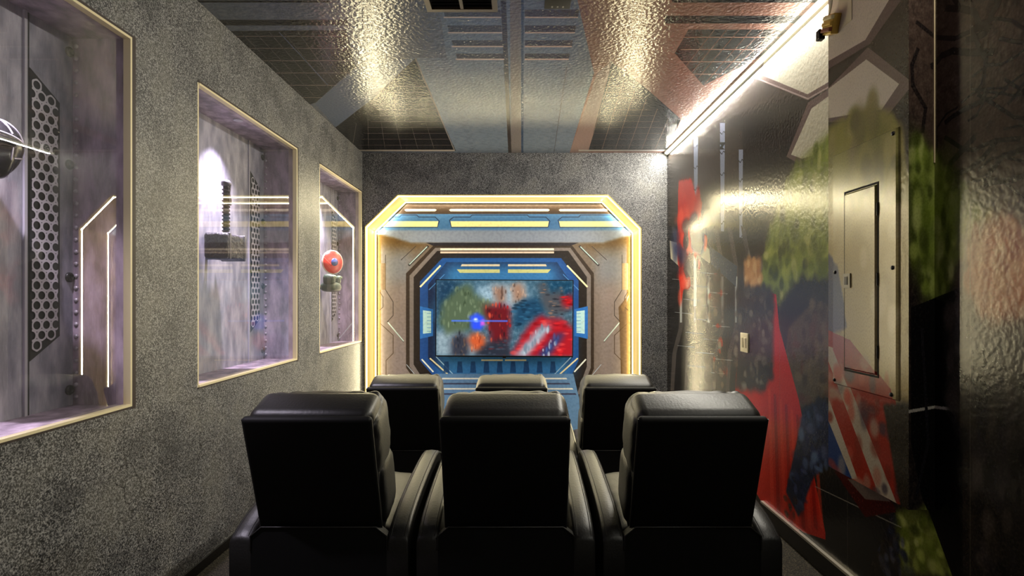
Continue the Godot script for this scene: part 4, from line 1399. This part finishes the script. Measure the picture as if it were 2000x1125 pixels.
func make_recliner() -> Node3D:
	var root := thing("recliner", "", "recliner")
	var leather: Material = mats.black_leather
	var tilt := Basis(Vector3.RIGHT, BACK_TILT)
	var wr := noise(FastNoiseLite.TYPE_SIMPLEX, 7.0, 12, 3)
	# tub: rear panel with chamfered top corners, and the body under the seat
	var st := st_new()
	prism(st, [Vector2(-0.255, 0.03), Vector2(-0.255, 0.450), Vector2(-0.215, 0.483), Vector2(0.215, 0.483), Vector2(0.255, 0.450), Vector2(0.255, 0.03)], Vector3(0, 0, -0.045), Vector3.RIGHT, Vector3.UP, Vector3.BACK, 0.045)
	obj("rear_panel", st, mats.black_leatherette, root)
	st = st_new()
	tube(st, [Vector3(-0.256, 0.40, 0.001), Vector3(-0.255, 0.450, 0.001), Vector3(-0.215, 0.484, 0.001), Vector3(0.215, 0.484, 0.001), Vector3(0.255, 0.450, 0.001), Vector3(0.256, 0.40, 0.001)], 0.0035, 6)
	obj("piping", st, leather, root)
	st = st_new()
	span(st, Vector3(-0.25, 0.03, -0.80), Vector3(0.25, 0.27, -0.046))
	obj("seat_box", st, mats.black_leatherette, root)
	# arms: curved top, swept from a side profile
	var prof := [Vector2(0.0, 0.03), Vector2(0.0, 0.430), Vector2(-0.010, 0.446), Vector2(-0.06, 0.470), Vector2(-0.12, 0.490), Vector2(-0.22, 0.510), Vector2(-0.34, 0.526), Vector2(-0.48, 0.540), Vector2(-0.62, 0.550), Vector2(-0.76, 0.553), Vector2(-0.84, 0.546), Vector2(-0.89, 0.528), Vector2(-0.915, 0.49), Vector2(-0.92, 0.44), Vector2(-0.92, 0.03)]
	for s in [-1.0, 1.0]:
		st = st_new()
		var rings := []
		var x0 := 0.255
		var x1 := 0.335
		# rings across the arm, with a rounded upper edge at either side
		for e in [[x0, 0.010], [x0 + 0.003, 0.004], [x0 + 0.010, 0.0], [(x0 + x1) / 2, -0.004], [x1 - 0.010, 0.0], [x1 - 0.003, 0.004], [x1, 0.010]]:
			var ring := []
			for p in prof:
				var q := Vector3(s * e[0], p.y, p.x)
				if p.y > 0.1:
					q.y -= e[1]
					if p.x < -0.88: q.z += e[1]
				ring.append(q)
			if s < 0: ring.reverse()
			ring.reverse()
			rings.append(ring)
		loft(st, rings, true, true)
		var arm := obj("armrest", st, leather, root)
		for x in [x0 + 0.014, x1 - 0.014]:
			st = st_new()
			var path := []
			for k in range(2, 12): path.append(Vector3(s * x, prof[k].y + 0.0005, prof[k].x))
			tube(st, path, 0.0016, 5)
			obj("stitching", st, mats.seam_thread, arm)
	# seat cushion and folded footrest
	st = st_new()
	rbox(st, Vector3(0, 0.345, -0.50), Vector3(0.50, 0.16, 0.66), 0.06, Basis(Vector3.RIGHT, 0.06), func(p: Vector3) -> Vector3: return p + Vector3(0, 0.018 * cos(p.x * 6.0) * (1.0 if p.y > 0 else 0.0) + 0.006 * wr.get_noise_3dv(p), 0))
	obj("seat_cushion", st, leather, root)
	st = st_new()
	rbox(st, Vector3(0, 0.20, -0.87), Vector3(0.50, 0.30, 0.09), 0.035, Basis(Vector3.RIGHT, -0.06))
	obj("footrest", st, leather, root)
	# tilted back: flat rear shell and two stuffed cushions
	st = st_new()
	rbox(st, lean(0.265, 0.0), Vector3(0.462, 0.575, 0.035), 0.016, tilt)
	obj("back_shell", st, mats.black_leatherette, root)
	for s in [-1.0, 1.0]:
		st = st_new()
		tube(st, [lean(0.0, 0.004) + Vector3(s * 0.228, 0, 0), lean(0.545, 0.004) + Vector3(s * 0.228, 0, 0)], 0.004, 6)
		obj("back_piping", st, leather, root)
	st = st_new()
	rbox(st, lean(0.28, -0.10), Vector3(0.452, 0.56, 0.18), 0.04, tilt)
	obj("back_frame", st, leather, root)
	st = st_new()
	var side := tilt * Basis(Vector3.BACK, PI / 2)          # the lump's poles lie at the two ends of the cushion
	lump(st, lean(0.395, -0.125), Vector3(0.158, 0.240, 0.128), 0.30, 0.50, side, func(p: Vector3) -> Vector3:
		var edge := clampf((absf(p.y) - 0.10) / 0.13, 0, 1)
		var fold := sin(p.x * 60.0 + absf(p.y) * 75.0 + p.z * 25.0) * 0.005 * edge
		var soft := 0.006 * wr.get_noise_3dv(p * 1.2) + 0.011 * wr.get_noise_3dv(Vector3(p.x * 1.8 + p.y * 0.9, p.y * 0.4, p.z * 0.8))
		var along := p.x * 20.0 + absf(p.y) * 24.0 + p.z * 9.0 + 1.6 * wr.get_noise_3dv(p * 0.7)
		fold -= 0.007 * exp(-pow(sin(along), 2.0) / 0.03) * clampf(absf(p.y) / 0.2, 0.15, 1.0)
		var out := Vector3(p.x, 0, p.z).normalized() * clampf(Vector2(p.x, p.z).length() / 0.09 - 0.3, 0, 1)
		return p + out * (fold + soft - 0.010 * edge * edge), 96, 90)
	obj("headrest_cushion", st, leather, root)
	st = st_new()
	lump(st, lean(0.165, -0.14), Vector3(0.155, 0.242, 0.115), 0.30, 0.50, side, func(p: Vector3) -> Vector3:
		return p + Vector3(p.x, 0, p.z).normalized() * clampf(Vector2(p.x, p.z).length() / 0.09 - 0.3, 0, 1) * (0.010 * wr.get_noise_3dv(p * 1.4 + Vector3(3, 1, 2))), 48, 40)
	obj("lumbar_cushion", st, leather, root)
	for x in [-0.20, 0.20]:
		for z in [-0.08, -0.72]:
			st = st_new()
			lathe(st, Vector3(x, 0, z), [Vector2(0.022, 0), Vector2(0.026, 0.03)], 14)
			obj("foot", st, mats.tv_black, root)
	return root

func build_recliners() -> void:
	var first := make_recliner()
	var rows := [[-2.13, RISER, "rear"], [-3.77, 0.0, "front"]]
	var spots := [[-0.752, "beside the speckled wall"], [-0.05, "in the middle"], [0.651, "beside the papered wall"]]
	for r in rows:
		for s in spots:
			var o: Node3D = first
			if r[2] != "rear" or s[0] != -0.752:
				o = first.duplicate()
				o.name = numbered("recliner")
				add_child(o, true)
			o.position = Vector3(s[0], r[1], r[0])
			var place: String = s[1]
			o.set_meta("label", ("black leather recliner %s, %s row" % [place, "raised rear" if r[2] == "rear" else "lower front"]))
			o.set_meta("group", "black recliners in the %s row" % r[2])

# ---------------------------------------------------------------- scene
func _ready() -> void:
	var cam := Camera3D.new()
	cam.name = "camera"
	cam.projection = Camera3D.PROJECTION_FRUSTUM
	cam.near = 0.05
	cam.far = 60.0
	cam.size = 1125.0 / FOCAL * cam.near
	cam.frustum_offset = Vector2((1000.0 - CENTRE.x), CENTRE.y - 562.5) / FOCAL * cam.near
	cam.position = EYE
	add_child(cam)
	cam.current = true
	var we := WorldEnvironment.new()
	we.name = "environment"
	var env := Environment.new()
	env.background_mode = Environment.BG_COLOR
	env.background_color = Color.BLACK
	env.tonemap_mode = Environment.TONE_MAPPER_LINEAR
	env.tonemap_exposure = 1.3
	env.sdfgi_enabled = true
	env.ssao_enabled = true
	env.ssil_enabled = true
	we.environment = env
	add_child(we)
	make_materials()
	build_shell()
	build_portal()
	build_ceiling_strip()
	build_niches()
	build_tv()
	build_recliners()
	build_props()
	build_fittings()
